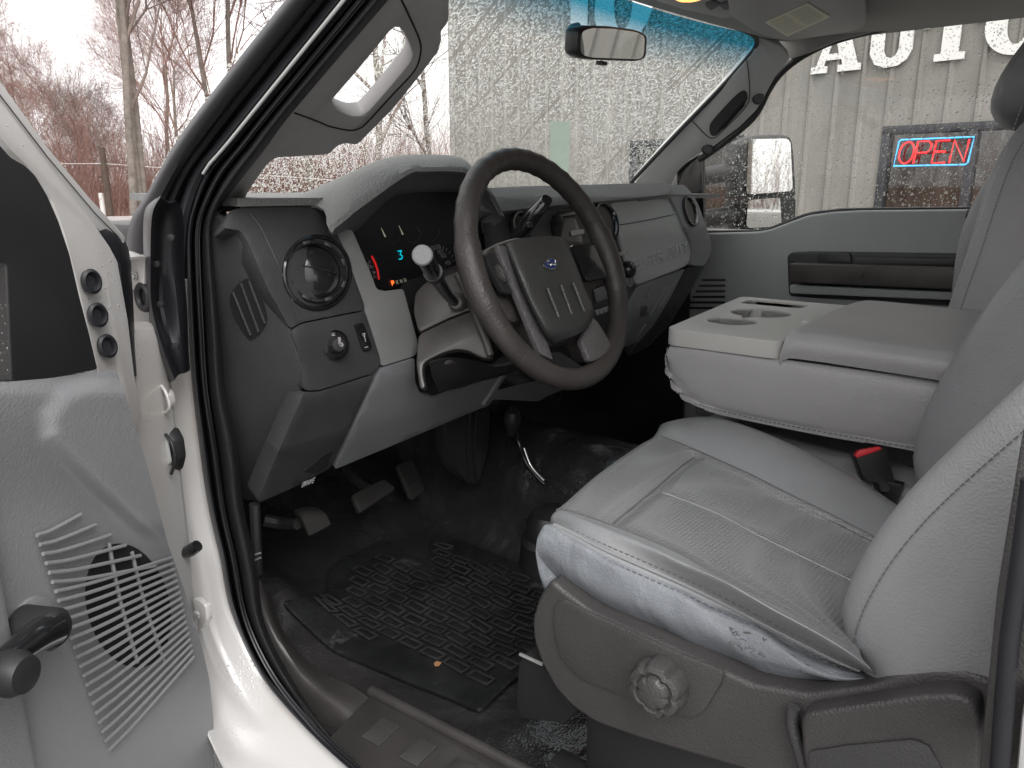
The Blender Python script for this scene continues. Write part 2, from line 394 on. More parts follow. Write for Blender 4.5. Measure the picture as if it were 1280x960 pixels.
def bx(name, x0, x1, y0, y1, z0, z1, m, parent, bevel=.004, label=None):
    c = ((x0+x1)/2, (y0+y1)/2, (z0+z1)/2)
    return boxes(name, [(c, ((x1-x0)/2, 0, 0), (0, (y1-y0)/2, 0), (0, 0, (z1-z0)/2))], m, parent, bevel, label)
# block lettering made of strokes on a 0..1 x 0..1.4 cell
GL = {'S': [[(1, 1.4), (0, 1.4), (0, .7), (1, .7), (1, 0), (0, 0)]], 'U': [[(0, 1.4), (0, 0), (1, 0), (1, 1.4)]],
      'P': [[(0, 0), (0, 1.4), (1, 1.4), (1, .7), (0, .7)]], 'E': [[(1, 1.4), (0, 1.4), (0, 0), (1, 0)], [(0, .7), (.85, .7)]],
      'R': [[(0, 0), (0, 1.4), (1, 1.4), (1, .75), (0, .7)], [(.5, .7), (1, 0)]], 'D': [[(0, 0), (0, 1.4), (.7, 1.4), (1, 1.1), (1, .3), (.7, 0), (0, 0)]],
      'T': [[(0, 1.4), (1, 1.4)], [(.5, 1.4), (.5, 0)]], 'Y': [[(0, 1.4), (.5, .75), (1, 1.4)], [(.5, .75), (.5, 0)]],
      'O': [[(.25, 0), (0, .3), (0, 1.1), (.25, 1.4), (.75, 1.4), (1, 1.1), (1, .3), (.75, 0), (.25, 0)]],
      'N': [[(0, 0), (0, 1.4), (1, 0), (1, 1.4)]], 'B': [[(0, 0), (0, 1.4), (.8, 1.4), (1, 1.1), (.8, .75), (1, .4), (.8, 0), (0, 0)], [(0, .75), (.8, .75)]],
      'A': [[(0, 0), (.5, 1.4), (1, 0)], [(.2, .5), (.8, .5)]], 'K': [[(0, 0), (0, 1.4)], [(1, 1.4), (0, .6)], [(.25, .8), (1, 0)]],
      '1': [[(.5, 0), (.5, 1.4), (.25, 1.1)]], '2': [[(0, 1.4), (1, 1.4), (1, .7), (0, .7), (0, 0), (1, 0)]], '3': [[(0, 1.4), (1, 1.4), (.5, .8), (1, .5), (1, .2), (.7, 0), (0, 0)]],
      '4': [[(.8, 0), (.8, 1.4), (0, .5), (1, .5)]], '5': [[(1, 1.4), (0, 1.4), (0, .8), (1, .8), (1, 0), (0, 0)]], '6': [[(1, 1.4), (0, 1.4), (0, 0), (1, 0), (1, .7), (0, .7)]],
      '7': [[(0, 1.4), (1, 1.4), (.3, 0)]], '8': [[(0, 0), (0, 1.4), (1, 1.4), (1, 0), (0, 0)], [(0, .7), (1, .7)]], '9': [[(0, 0), (1, 0), (1, 1.4), (0, 1.4), (0, .7), (1, .7)]],
      '0': [[(0, 0), (0, 1.4), (1, 1.4), (1, 0), (0, 0)]], ' ': []}
def strokes(text, o, ux, uy, adv=1.45):
    """o origin, ux = vector one cell wide, uy = vector one unit high"""
    out = []
    for i, ch in enumerate(text):
        for s in GL[ch]: out.append([V(o)+V(ux)*(p[0]+adv*i)+V(uy)*p[1] for p in s])
    return out
def ribbon(name, paths, wd, dp, n, m, parent, bevel=0, label=None):
    n = V(n).normalized(); bl = []
    for pts in paths:
        for a, b in zip(pts, pts[1:]):
            d = b-a
            if d.length < 1e-6: continue
            u = d.normalized(); s = n.cross(u).normalized(); bl.append(((a+b)/2+n*dp*.5, u*(d.length/2+wd*.45), s*wd/2, n*dp/2))
    return boxes(name, bl, m, parent, bevel, label)

# ================================================================ SETTING: ground
def ground_mat():
    m, nt, b = nmat('wet_asphalt'); L = nt.links.new  # kept paler than asphalt to bounce light into the cab
    co = N(nt, 'ShaderNodeTexCoord').outputs['Object']
    a = N(nt, 'ShaderNodeTexNoise', i_Scale=.6, i_Detail=8.0); L(co, a.inputs[0])
    r = N(nt, 'ShaderNodeValToRGB'); r.color_ramp.elements[0].position = .35; r.color_ramp.elements[0].color = (.10, .098, .094, 1); r.color_ramp.elements[1].position = .7; r.color_ramp.elements[1].color = (.24, .23, .22, 1)
    L(a.outputs[0], r.inputs[0]); L(r.outputs[0], b.inputs['Base Color'])
    rr = N(nt, 'ShaderNodeMapRange', i_From_Min=.35, i_From_Max=.65, i_To_Min=.15, i_To_Max=.75); L(a.outputs[0], rr.inputs[0]); L(rr.outputs[0], b.inputs['Roughness'])
    c = N(nt, 'ShaderNodeTexNoise', i_Scale=120.0, i_Detail=3.0); L(co, c.inputs[0]); bp = N(nt, 'ShaderNodeBump', i_Strength=.6, i_Distance=.01); L(c.outputs[0], bp.inputs['Height']); L(bp.outputs[0], b.inputs['Normal'])
    return m
g = mesh('ground', [(-600, -600, -.85), (600, -600, -.85), (600, 600, -.85), (-600, 600, -.85)], [(0, 1, 2, 3)], ground_mat(), None); g['kind'] = 'structure'
M['litter'] = mat('leaf_litter', (.24, .14, .10), .9, None, .35, vscale=2)
def polar(d, az): return V((CAM.x+d*math.sin(az), CAM.y+d*math.cos(az), -.85))

# ================================================================ THE TRUCK
T = root('pickup_truck', (0.8, 0, -0.85), 'white pickup truck with its driver door open, grey leather seats and dark dashboard', 'pickup truck')
def px_mix(A, B, t, n=40):
    a = spline([V((p[0], p[1], 0)) for p in A], n); b = spline([V((p[0], p[1], 0)) for p in B], n)
    return [(p.x*(1-t)+q.x*t, p.y*(1-t)+q.y*t) for p, q in zip(a, b)]
sealO = [(480, -60), (431, 0), (349, 101), (285, 180), (255, 217), (239, 262), (233, 300), (236, 412), (241, 487), (255, 600), (266, 660), (275, 697), (289, 765), (326, 844), (375, 900), (439, 960), (500, 1010)]
sealI = [(535, -60), (484, 0), (366, 139), (330, 187), (285, 245), (273, 266), (268, 300), (276, 412), (281, 487), (296, 562), (302, 622), (307, 650), (321, 716), (331, 780), (362, 844), (412, 919), (457, 960), (520, 1010)]
# --- door opening seal: two ribs and a flocked band
def srow(t, X): return (px_mix(sealO, sealI, t, 60), dict(X=X))
seal = loft('door_seal', [srow(-.02, .0), srow(.0, -.018), srow(.10, -.024), srow(.20, -.016), srow(.24, .0), srow(.30, -.016), srow(.40, -.022), srow(.47, -.012), srow(.52, .002)], 'rubber', T, n=120, k=3, thick=.004)
loft('flocked_lining', [srow(.50, .004), srow(.56, -.010), srow(.70, -.016), srow(.84, -.012), srow(.93, 0), srow(1.0, .02), srow(1.03, .05)], 'fuzzy', seal, n=120, k=3, thick=.004)
# --- white body round the opening
bO = [(237, 350)]+[(p[0]+2, p[1]) for p in sealO[7:]]
bM = [(216, 342), (210, 350), (205, 400), (212, 487), (226, 600), (243, 697), (262, 790), (300, 870), (345, 925), (400, 985), (450, 1030)]
bL = [(186, 322), (160, 322), (160, 400), (168, 470), (188, 560), (212, 650), (236, 760), (262, 860), (295, 930), (340, 985), (380, 1040)]
bF = [(160, 322), (128, 322), (128, 400), (130, 470), (145, 560), (170, 650), (200, 760), (236, 860), (262, 925), (300, 1000), (340, 1060)]
body = loft('body', [(bO, dict(X=.004)), (bO, dict(X=-.012)), (bM, dict(X=-.045)), (bL, dict(X=-.085)), (bF, dict(X=-.12))], 'white', T, n=70, k=5, thick=.003, label='white painted body with raindrops')
# a-pillar outside the seal: black channel and white drip edge
eL = [(415, -60), (364, 0), (240, 157), (187, 244), (166, 280), (160, 330)]
sU = [(480, -60), (431, 0), (349, 101), (285, 180), (255, 217), (238, 270), (233, 350)]
loft('pillar_channel', [(px_mix(eL, sU, 1.02), dict(X=-.004)), (px_mix(eL, sU, .97), dict(X=-.02)), (px_mix(eL, sU, .86), dict(X=-.024)), (px_mix(eL, sU, .75), dict(X=-.006)), (px_mix(eL, sU, .55), dict(X=-.02)), (px_mix(eL, sU, .36), dict(X=-.026)), (px_mix(eL, sU, .3), dict(X=-.04)), (px_mix(eL, sU, .1), dict(X=-.046)), (px_mix(eL, sU, .0), dict(X=-.04))], 'rubber', body, n=50, k=3, thick=.004)
tube('pillar_edge', [U(x+1, y, X=-.042) for x, y in px_mix(eL, eL, 0, 30)][:29], .0016, 'white', body)
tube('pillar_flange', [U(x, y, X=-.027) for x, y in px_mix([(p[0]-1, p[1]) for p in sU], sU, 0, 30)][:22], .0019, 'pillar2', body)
# outer skin of a-pillar, fender, hood, roof, cab back, far side
boxes('fender', [((-.10, 1.75, .35), (.09, 0, 0), (0, .62, 0), (0, 0, .31))], 'white', body, .03)
boxes('hood', [((.8, 1.93, .60), (.78, 0, 0), (0, .62, 0), (0, 0, .07))], 'white', body, .03)
bx('cowl', .03, 1.57, 1.19, 1.36, .60, .70, 'black', body, .01)
def worldsheet(name, c, m, parent, thick, bevel=.004, label=None): return mesh(name, c, [tuple(range(len(c)))], m, parent, label, solid=thick, bevel=bevel)
roof = loft('roof', [[(x, y, z) for y in (-.95, -.5, 0, .4, .80)] for x, z in ((-.02, 1.14), (.08, 1.19), (.4, 1.215), (.8, 1.22), (1.2, 1.215), (1.5, 1.19), (1.6, 1.14))], 'white', T, n=12, k=2, thick=.01, flip=True)
hl = mesh('headliner', [(.02, -.93, 1.13), (1.57, -.93, 1.13), (1.57, .765, 1.13), (.02, .765, 1.13)], [(0, 3, 2, 1)], 'headliner', T, solid=-.006)
bx('back_panel', .0, 1.6, -.97, -.93, -.25, .55, 'headliner', T, .01)
bx('back_panel', .0, 1.6, -.97, -.93, 1.0, 1.16, 'headliner', T, .01)
# near B pillar and its belt
pill = sheet('door_pillar_trim', [(1292, 470), (1275, 560), (1262, 640), (1246, 740), (1234, 850), (1222, 985), (1300, 985), (1300, 470)], dict(X=-.005), 'shield', T, thick=.09, bevel=.012, r=0)
sheet('pillar_paint', [(1283, 860), (1276, 900), (1268, 985), (1300, 985), (1300, 860)], dict(X=-.02), 'white', pill, thick=.02, bevel=.004, r=0)
tube('rear_seal', [U(x, y, X=-.018) for x, y in [(1290, 600), (1276, 700), (1262, 800), (1254, 900), (1248, 985)]], .006, 'rubber', pill, smooth=20)

# --- windshield with curvature, drops and tint band
ws = []
for x0, x1, y, z, bow in ((.03, 1.57, 1.16, .74, .13), (.07, 1.53, 1.06, .87, .12), (.12, 1.48, .93, .985, .10), (.17, 1.44, .775, 1.12, .08)):
    ws.append([(x0+(x1-x0)*t, y+bow*(1-(2*t-1)**2), z) for t in (0, .15, .3, .5, .7, .85, 1)])
wsh = loft('windshield', ws, 'windshield', T, n=24, k=6, thick=0)
wsh['label'] = 'rain covered windshield with a blue tint band along its top'
def WSP(x, y, off=0): 
    A, B, Cc = V((0.8, 1.29, .74)), V((.8, .855, 1.12)), V((1.4, 1.17, .80)); a, n = plane3(A, B, V((1.35, 1.29-.10, .74)))
    return U(x, y, pl=(a-n*off*(1 if n.y > 0 else -1), n))
def stkm():
    m, nt, b = nmat('pale_green_sticker'); out = nt.nodes['Material Output']; d = N(nt, 'ShaderNodeBsdfDiffuse'); d.inputs[0].default_value = (.6, .68, .62, 1); t = N(nt, 'ShaderNodeBsdfTranslucent'); t.inputs[0].default_value = (.62, .68, .63, 1)
    x = N(nt, 'ShaderNodeMixShader'); x.inputs[0].default_value = .75; nt.links.new(d.outputs[0], x.inputs[1]); nt.links.new(t.outputs[0], x.inputs[2]); nt.links.new(x.outputs[0], out.inputs[0]); return m
stk = sheet('inspection_sticker', [(688, 152), (713, 152), (711, 216), (687, 213)], lambda x, y: U(x, y, pl=(V((.9, 1.255, .77)), V((0, .66, .75)))), None or stkm(), wsh, thick=.0006, bevel=0, r=1)
tube('windshield_seal', [U(x, y, pl=plane3(V((1.5, 1.15, .775)), V((1.42, .775, 1.115)), V((1.2, 1.22, .775)))) for x, y in [(788, 229), (845, 168), (900, 111), (938, 68), (946, 55), (943, 45), (925, 36), (860, 14), (800, -6)]], .006, 'rubber', wsh, smooth=40)
ptr = mesh('cowl_front_trim', [(.008, 1.16, .736), (.8, 1.29, .736), (1.57, 1.16, .736), (1.50, .888, .730), (.62, .888, .730), (.62, .965, .732), (.17, .965, .732), (.17, .888, .730), (.012, .888, .730)], [(0, 1, 2, 3, 4, 5, 6, 7, 8)], 'darktop', T, solid=.01)

# --- driver pillar trim with its grab handle loop
pp = plane3(U(366, 139, X=.03), U(283, 250, X=.03), U(549, 66, X=.17))
trimO = [(540, -60), (484, 0), (366, 139), (330, 187), (281, 247), (276, 268), (301, 262), (312, 238), (335, 206), (346, 198), (400, 195), (413, 193), (421, 184), (431, 180), (445, 182), (451, 178), (492, 137), (525, 96), (548, 66), (553, 50), (552, 40), (560, 30), (562, 24), (563, -60)]
holeP = spline([V((a, b, 0)) for a, b in [(416, 126), (445, 92), (475, 56), (490, 38), (498, 35), (505, 42), (514, 62), (515, 73), (506, 87), (479, 119), (458, 142), (450, 145), (440, 145), (427, 140), (418, 133)]], 44, True)
ptrim = sheet('pillar_trim', trimO, dict(pl=pp), 'pillar', T, thick=.022, holes=[[(p.x, p.y) for p in holeP]], bevel=.006, r=3, label='grey windshield pillar trim with grab handle loop on the driver side')
tube('panel_seam', [U(x, y, pl=(pp[0]-pp[1]*0.0005*(1 if pp[1].dot(CAM-pp[0]) < 0 else -1), pp[1])) for x, y in [(498, -8), (512, 21), (525, 52), (525, 71), (517, 90), (492, 117), (458, 154), (448, 161), (437, 163), (412, 158), (400, 153), (368, 141)]], .0011, 'void', ptrim, smooth=50, seg=6)
for x, y in ():
    lathe('clip', [(0, .006), (.009, .005), (.010, 0), (.010, -.006)], U(x, y, pl=pp)-pp[1]*.006*(-1 if pp[1].dot(CAM-pp[0]) < 0 else 1)*-1, (CAM-U(x, y, pl=pp)), 'dark', ptrim, seg=14)

# --- far pillar trim
fp = plane3(U(790, 226, X=1.5), U(945, 52, X=1.42), U(900, 178, X=1.56))
fpt = sheet('pillar_trim', [(792, 229), (845, 170), (900, 113), (940, 68), (948, 52), (944, 44), (975, 58), (988, 73), (972, 90), (961, 110), (954, 124), (945, 138), (925, 158), (905, 173), (890, 184), (872, 193), (858, 203), (846, 216), (838, 232)], dict(pl=fp), 'pillar2', T, thick=.03, bevel=.007, r=3, label='brightly lit grey pillar trim with narrow grab recess on the passenger side')
fo = (fp[0]+(fp[1] if fp[1].dot(CAM-fp[0]) > 0 else -fp[1])*.001, fp[1])
sheet('grab_recess_shade', [(887, 158), (893, 148), (918, 121), (930, 113), (934, 118), (931, 130), (900, 165), (893, 170), (888, 168)], dict(pl=fo), 'dark', fpt, thick=.001, bevel=0, smooth=True)  # flat dark overlay, with the recess's shade put into its colour
sheet('grab_slot_shade', [(896, 166), (900, 160), (931, 126), (931, 132), (906, 160)], dict(pl=(fo[0]+(fo[0]-fp[0])*1.2, fp[1])), 'void', fpt, thick=.001, bevel=0, r=1)  # near-black overlay, deepest shade of the recess done by colour
tube('panel_seam', [U(x, y, pl=fo) for x, y in [(933, 75), (936, 95), (937, 118), (932, 134), (905, 162), (894, 172), (885, 171), (863, 149)]], .0012, 'dark', fpt, smooth=30, seg=6)
for x, y in ((948, 123), (884, 186)): lathe('clip', [(0, .010), (.011, .010), (.016, .004), (.016, -.004)], U(x, y, pl=fp), CAM-U(x, y, pl=fp), 'black', fpt, seg=16)
# header, visor, overhead lamp
hd = loft('windshield_header', [[(.10, .775, 1.135), (.8, .865, 1.135), (1.5, .775, 1.135)], [(.12, .775, 1.118), (.8, .855, 1.122), (1.46, .775, 1.118)], [(.12, .74, 1.112), (.8, .80, 1.118), (1.5, .72, 1.112)], [(.12, .66, 1.128), (.8, .7, 1.128), (1.54, .62, 1.128)]], 'headliner', T, n=24, k=4, thick=.004)
vis = sheet('sun_visor', [(905, -30), (912, 20), (944, 41), (962, 47), (984, 51), (1030, 45), (1062, 40), (1080, 35), (1083, 26), (1079, -30)], dict(Z=1.098), 'pillar', T, thick=.018, bevel=.006, r=5)
lb = sheet('warning_label', [(956, 28), (1010, 4), (1038, 21), (984, 46)], dict(Z=1.0965), 'label', vis, thick=.0006, bevel=0, r=1)
def Lp(u, v): # label coords
    a, b, c, d = [V((p[0], p[1])) for p in [(956, 28), (1010, 4), (1038, 21), (984, 46)]]
    p = (a*(1-u)+b*u)*(1-v)+(d*(1-u)+c*u)*v; return U(p.x, p.y, Z=1.0955)
random.seed(3); pl_ = []
for col in (0, 1):
    for i in range(11):
        v = .10+i*.078; u0 = .05+col*.47; pl_.append([Lp(u0, v), Lp(u0+.36+random.random()*.06, v)])
ribbon('printed_lines', pl_, .0011, .0002, (0, 0, -1), 'print', lb)
cons = sheet('overhead_console', [(790, -30), (800, -4), (850, 12), (905, 24), (925, 20), (935, 4), (930, -30)], dict(Z=1.104), 'pillar', T, thick=.02, bevel=.008, r=6)
sheet('lamp_lens', [(838, -12), (840, -2), (850, 3), (866, 3), (880, -1), (884, -12)], dict(Z=1.102), 'lampglow', cons, thick=.002, bevel=.001, r=4)
for xx in ((880, 896), (898, 918)):
    sheet('lamp_switch', [(xx[0], 6), (xx[1]-4, 0), (xx[1]+6, 6), (xx[0]+8, 14)], dict(Z=1.1015), 'dark', cons, thick=.004, bevel=.001, r=3)

sheet('headliner_corner', [(970, 52), (976, 60), (988, 74), (1012, 65), (1045, 51), (1100, 37), (1110, 25), (1060, 10), (990, 20)], dict(X=1.555), 'headliner', fpt, thick=.02, bevel=.006, r=4)
# --- rear-view mirror
Ym = .755
rmn = V((0, -1, -.16)).normalized(); rmc = U(765, 54, Y=Ym); rmp = lambda o: dict(pl=(rmc+rmn*o, rmn))
rm = sheet('rear_view_mirror', [(723, 36), (735, 32), (765, 33), (795, 37), (806, 41), (810, 46), (809, 68), (806, 75), (795, 77), (740, 75), (727, 73), (721, 66)], rmp(0), 'black', T, thick=.028, bevel=.006, r=5)
sheet('mirror_glass', [(728, 39), (740, 35), (768, 36), (795, 40), (804, 44), (806, 48), (805, 67), (802, 73), (795, 74), (740, 72), (729, 69), (726, 64)], rmp(.0015), 'mirror', rm, thick=.002, bevel=0, r=4)
tube('mirror_mount', [U(727, 50, Y=Ym+.02), U(716, 46, Y=Ym+.03), U(714, 38, Y=Ym+.06), U(722, 32, Y=Ym+.10)], [.006, .008, .009, .006], 'black', rm, smooth=14)
boxes('tilt_tab', [(U(752, 79, Y=Ym+.004), (.010, 0, 0), (0, .006, 0), (0, 0, .003))], 'black', rm, .001)

# ================================================================ dashboard
dash = sheet('dashboard', [(286, 264), (303, 259), (380, 250), (401, 256), (412, 274), (430, 310), (455, 380), (456, 387), (415, 395), (376, 403), (363, 411), (335, 361), (310, 302), (301, 288), (280, 285)], lambda x, y: PD(x, y, .004), 'dark', T, thick=.03, grid=12, bevel=.005, r=5, label='dark moulded dashboard with round vents and instrument cluster')
EPn = plane3(PD(308, 300), PD(378, 470), U(274, 412, X=.012))
bx('inner_filler', -.002, .045, .965, 1.03, .62, .722, 'black', dash, .003)
endp = sheet('end_panel', [(262, 262), (284, 276), (303, 288), (311, 304), (336, 363), (362, 412), (377, 456), (379, 480), (323, 628), (298, 624), (290, 560), (270, 487), (262, 412), (256, 300)], dict(pl=EPn), 'dark', dash, thick=.01, bevel=.004, r=6)
EP2 = lambda o: (EPn[0]+(EPn[1] if EPn[1].dot(CAM-EPn[0]) > 0 else -EPn[1])*o, EPn[1])
vg = sheet('side_defroster_vent', [(287, 372), (293, 360), (304, 350), (311, 349), (318, 354), (327, 372), (333, 392), (333, 404), (325, 417), (315, 425), (308, 422), (296, 404), (289, 388)], dict(pl=EP2(.0008)), 'void', dash, thick=.002, bevel=0, smooth=True)
for a, b in (((291, 365), (313, 419)), ((301, 354), (323, 415)), ((311, 351), (331, 404))):
    tube('vent_fin', [U(*a, pl=EP2(.002)), U(*b, pl=EP2(.002))], .0017, 'shield', vg, seg=6)
sheet('switch_bezel', [(376, 405), (415, 397), (456, 389), (466, 420), (475, 448), (475, 456), (468, 466), (430, 478), (398, 488), (380, 488), (378, 456), (364, 413)], lambda x, y: PD(x, y, .003), 'dark', dash, thick=.03, grid=12, bevel=.004, r=6)
sheet('lower_panel', [(380, 490), (398, 490), (468, 468), (440, 530), (413, 585), (370, 608), (325, 628), (322, 626), (350, 560)], lambda x, y: PD(x, y, .002), 'dark', dash, thick=.03, grid=14, bevel=.003, r=4)
tube('moulded_ridge', [PD(x, y, .0045) for x, y in [(312, 266), (326, 285), (334, 301), (345, 325), (358, 356), (375, 401)]], .0010, 'dark', dash, smooth=40, seg=8)
sheet('brake_recess_shade', [(379, 590), (392, 580), (403, 570), (416, 563), (409, 584), (395, 592)], lambda x, y: PD(x, y, .0032), 'void', dash, thick=.001, grid=12, bevel=0, r=2)  # flat near-black overlay for the shade in the brake recess
def pdframe(p, q, rr):   # origin + axis vectors on the dash from three pixels
    o = PD(*p, .006); return o, PD(*q, .006)-o, PD(*rr, .006)-o
o_, ux, uy = pdframe((377, 609), (379.8, 607.9), (378.4, 604.6))
ribbon('brake_lettering', strokes('BRAKE', o_, ux*.78, uy, 1.5), .0005, .0003, (-.3, -.9, .1), 'whitei', dash)
# round air vent
def round_vent(name, cx, cy, rpx, Rm, nrm, parent, off=.0, full=True):
    c = PD(cx, cy, off); 
    v = lathe(name, [(Rm*1.0, -.02), (Rm*1.0, .004), (Rm*.97, .008), (Rm*.88, .008), (Rm*.84, .002), (Rm*.80, -.004), (Rm*.80, -.02)], c, nrm, 'gloss', parent, seg=44)
    a, b, n = frame_of(nrm)
    bl = []
    for k in range(8):
        an = k*math.pi/4+.25; d = a*math.cos(an)+b*math.sin(an); s = n.cross(d); bl.append((c+d*Rm*.93+n*.009, d*Rm*.055, s*Rm*.12, n*.0022))
    boxes('vent_notch', bl, 'black', v, .0006)
    lathe('vent_bowl', [(Rm*.80, -.001), (Rm*.6, .003), (Rm*.3, .006), (0, .007)], c, nrm, 'gloss', v, seg=36)
    tube('vent_seam', [c+(a*math.cos(t)+b*math.sin(t))*Rm*.79*(1 if i else 1)+n*.006 if False else c+a*(Rm*.75*(1-2*u_))+b*(Rm*(.30-.42*(1-u_)) if True else 0)+n*(.0035+.004*math.sin(math.pi*u_)) for i, (t, u_) in enumerate([(0, q/10) for q in range(11)])], .0008, 'void', v, seg=6)
    tube('vent_seam', [c+a*(-Rm*.62+.004*math.sin(math.pi*u_))+b*(Rm*(.48-.98*u_))+n*.0045 for u_ in [q/10 for q in range(11)]], .0007, 'column', v, seg=6)
    return v
round_vent('air_vent', 394, 340, 42, .043, V((-.30, -.93, .22)), dash, .004)
tube('vent_surround', [PD(394+41*math.cos(a)+2, 340+45*math.sin(a)+1, .004) for a in [k*2*math.pi/48 for k in range(48)]], .0035, 'gloss', dash, closed=True, seg=8)
# headlamp switch, dimmer
hsn = V((-.25, -.95, .15)); c = PD(418, 431, .003)
hsw = lathe('headlamp_switch', [(.021, -.005), (.021, .003), (.0195, .0045), (.018, .002), (0, .002)], c, hsn, 'gloss', dash, seg=36)
lathe('knob', [(.0115, 0), (.0105, .012), (.009, .016), (.006, .0165), (0, .0165)], c, hsn, 'black', hsw, seg=24, mod=lambda a: 1+.05*math.cos(8*a))
boxes('knob_grip', [(c+hsn.normalized()*.018+V((0, 0, .006)), (.0012, 0, 0), (0, .002, 0), (0, 0, .005))], 'greyi', hsw, .0004)
a_, b_, n_ = frame_of(hsn)
icons = [[c-a_*.013+b_*.012+a_*(.0018*math.cos(t))+b_*(.0018*math.sin(t))+n_*.003 for t in [k*math.pi/5 for k in range(11)]],
         [c-a_*.003+b_*.0155+n_*.003, c+a_*.001+b_*.0155+n_*.003], [c-a_*.003+b_*.0135+n_*.003, c+a_*.001+b_*.0135+n_*.003]]
icons += [[c+a_*(.003+.0013*math.cos(t))+b_*(.0013*math.sin(t))+n_*.0172, c+a_*(.003+.003*math.cos(t))+b_*(.003*math.sin(t))+n_*.0172] for t in [k*math.pi/4 for k in range(8)]]
ribbon('symbols', icons, .0006, .0003, n_, 'whitei', hsw)
dm = sheet('dimmer_switch', [(443, 406), (454, 403), (465, 432), (464, 438), (454, 440)], lambda x, y: PD(x, y, .005), 'gloss', dash, thick=.004, grid=20, bevel=.0015, r=3)
ribbon('symbols', [[PD(455.5, 421, .0065), PD(457.2, 427, .0065)], [PD(453, 417.5, .0065), PD(456, 416.5, .0065)], [PD(453, 417.5, .0065), PD(455.3, 421, .0065)], [PD(456, 416.5, .0065), PD(455.7, 421, .0065)], [PD(456, 434.5, .0065), PD(460, 433.3, .0065)]], .0006, .0003, n_, 'whitei', dm)
# silver driver panel and knee panel
sheet('silver_panel', [(415, 287), (440, 287), (462, 338), (471, 362), (483, 364), (504, 361), (507, 372), (522, 428), (523, 437), (518, 445), (477, 458), (475, 447), (456, 387), (430, 310)], lambda x, y: PD(x, y, .0), 'silver', dash, thick=.02, grid=12, bevel=.003, r=4)
knee = sheet('knee_panel', [(477, 460), (518, 447), (519, 478), (526, 493), (545, 498), (601, 479), (612, 469), (641, 448), (700, 440), (742, 468), (718, 481), (683, 496), (673, 502), (616, 499), (611, 508), (602, 510), (500, 553), (418, 587)], lambda x, y: PD(x, y, .0), 'bluegrey', dash, thick=.02, grid=14, bevel=.004, r=4)
sheet('knee_pocket_shade', [(622, 488), (642, 455), (664, 460), (680, 468), (676, 475), (650, 480)], lambda x, y: PD(x, y, .0015), 'gloss', knee, thick=.001, grid=15, bevel=0, r=3)  # flat black overlay on the panel, standing for the shaded opening
tube('panel_rib', [PD(x, y, .003) for x, y in [(604, 505), (614, 490), (637, 452)]], .0045, 'bluegrey', knee, seg=8)
# fascia along the windshield + passenger side
topm = sheet('upper_fascia', [(585, 236), (650, 233), (760, 230), (832, 228), (840, 232), (837, 243), (800, 247), (760, 251), (690, 257), (612, 266), (600, 262)], lambda x, y: PD(x, y, .02), 'darktop', dash, thick=.04, grid=12, bevel=.006, r=3)
sheet('fascia_shadow_gap', [(606, 263), (690, 256), (758, 249), (837, 242), (838, 250), (760, 258), (620, 275)], lambda x, y: PD(x, y, -.004), 'void', dash, thick=.003, grid=12, bevel=0, r=0)
cs = sheet('centre_stack', [(612, 268), (690, 258), (758, 251), (764, 256), (776, 300), (788, 345), (796, 358), (796, 380), (780, 405), (770, 450), (700, 455), (640, 440), (620, 330)], lambda x, y: PD(x, y, -.001), 'dark', dash, thick=.02, grid=14, bevel=.003, r=4)
gb = sheet('glove_panel', [(762, 254), (800, 250), (836, 246), (845, 263), (862, 300), (866, 314), (863, 326), (856, 333), (825, 345), (796, 356), (787, 340), (776, 300)], lambda x, y: PD(x, y, .006), 'pdoor', dash, thick=.02, grid=12, bevel=.004, r=4)
glb = sheet('glovebox_door', [(796, 359), (825, 348), (857, 336), (849, 353), (832, 382), (815, 409), (798, 427), (776, 436), (772, 410), (784, 380)], lambda x, y: PD(x, y, .002), 'bluegrey', dash, thick=.02, grid=12, bevel=.003, r=3)
boxes('glovebox_latch', [(PD(805, 389, .004), (.012, 0, 0), (0, .004, 0), (0, 0, .012))], 'dark', glb, .003)
for a, b in (((845, 350), (823, 385)), ((800, 378), (785, 415)), ((813, 362), (809, 372)), ((807, 405), (797, 420)), ((836, 352), (812, 395))): tube('moulded_rib', [PD(*a, .003), PD(*b, .003)], .003, 'bluegrey', glb, seg=8)
tube('panel_seam', [PD(x, y, .0065) for x, y in [(775, 281), (805, 276), (842, 268)]], .0012, 'dark', gb, smooth=10, seg=6)
def sdl(text, x0, y0, x1, y1, hpx):
    o = PD(x0, y0, .0062); e = PD(x1, y1, .0062); t = PD(x0-2, y0-hpx, .0062); n = len(text)
    ux = (e-o)/(1.45*n-.45); uy = (t-o)/1.4; return strokes(text, o, ux, uy)
M['emboss'] = mat('lit_emboss_trim', (.40, .42, .415), .45)  # same plastic as the panel, lightened for light catching the raised edges
ribbon('raised_lettering', sdl('SUPER', 793, 337, 828, 325, 12), .0030, .0026, (0, -1, .1), 'emboss', gb, .0005)
ribbon('raised_lettering', sdl('DUTY', 836, 322, 859, 314, 12), .0030, .0026, (0, -1, .1), 'emboss', gb, .0005)
ep = sheet('end_pod', [(838, 231), (856, 231), (866, 243), (874, 258), (887, 296), (890, 314), (881, 332), (864, 332), (867, 314), (863, 300), (846, 262), (837, 245)], lambda x, y: PD(x, y, .012), 'bluegrey', dash, thick=.04, grid=10, bevel=.007, r=4)
sheet('end_lower', [(864, 332), (882, 330), (862, 365), (840, 402), (812, 432), (786, 446), (798, 428), (815, 410), (833, 383), (857, 337)], lambda x, y: PD(x, y, .004), 'black', dash, thick=.04, grid=14, bevel=.004, r=3)
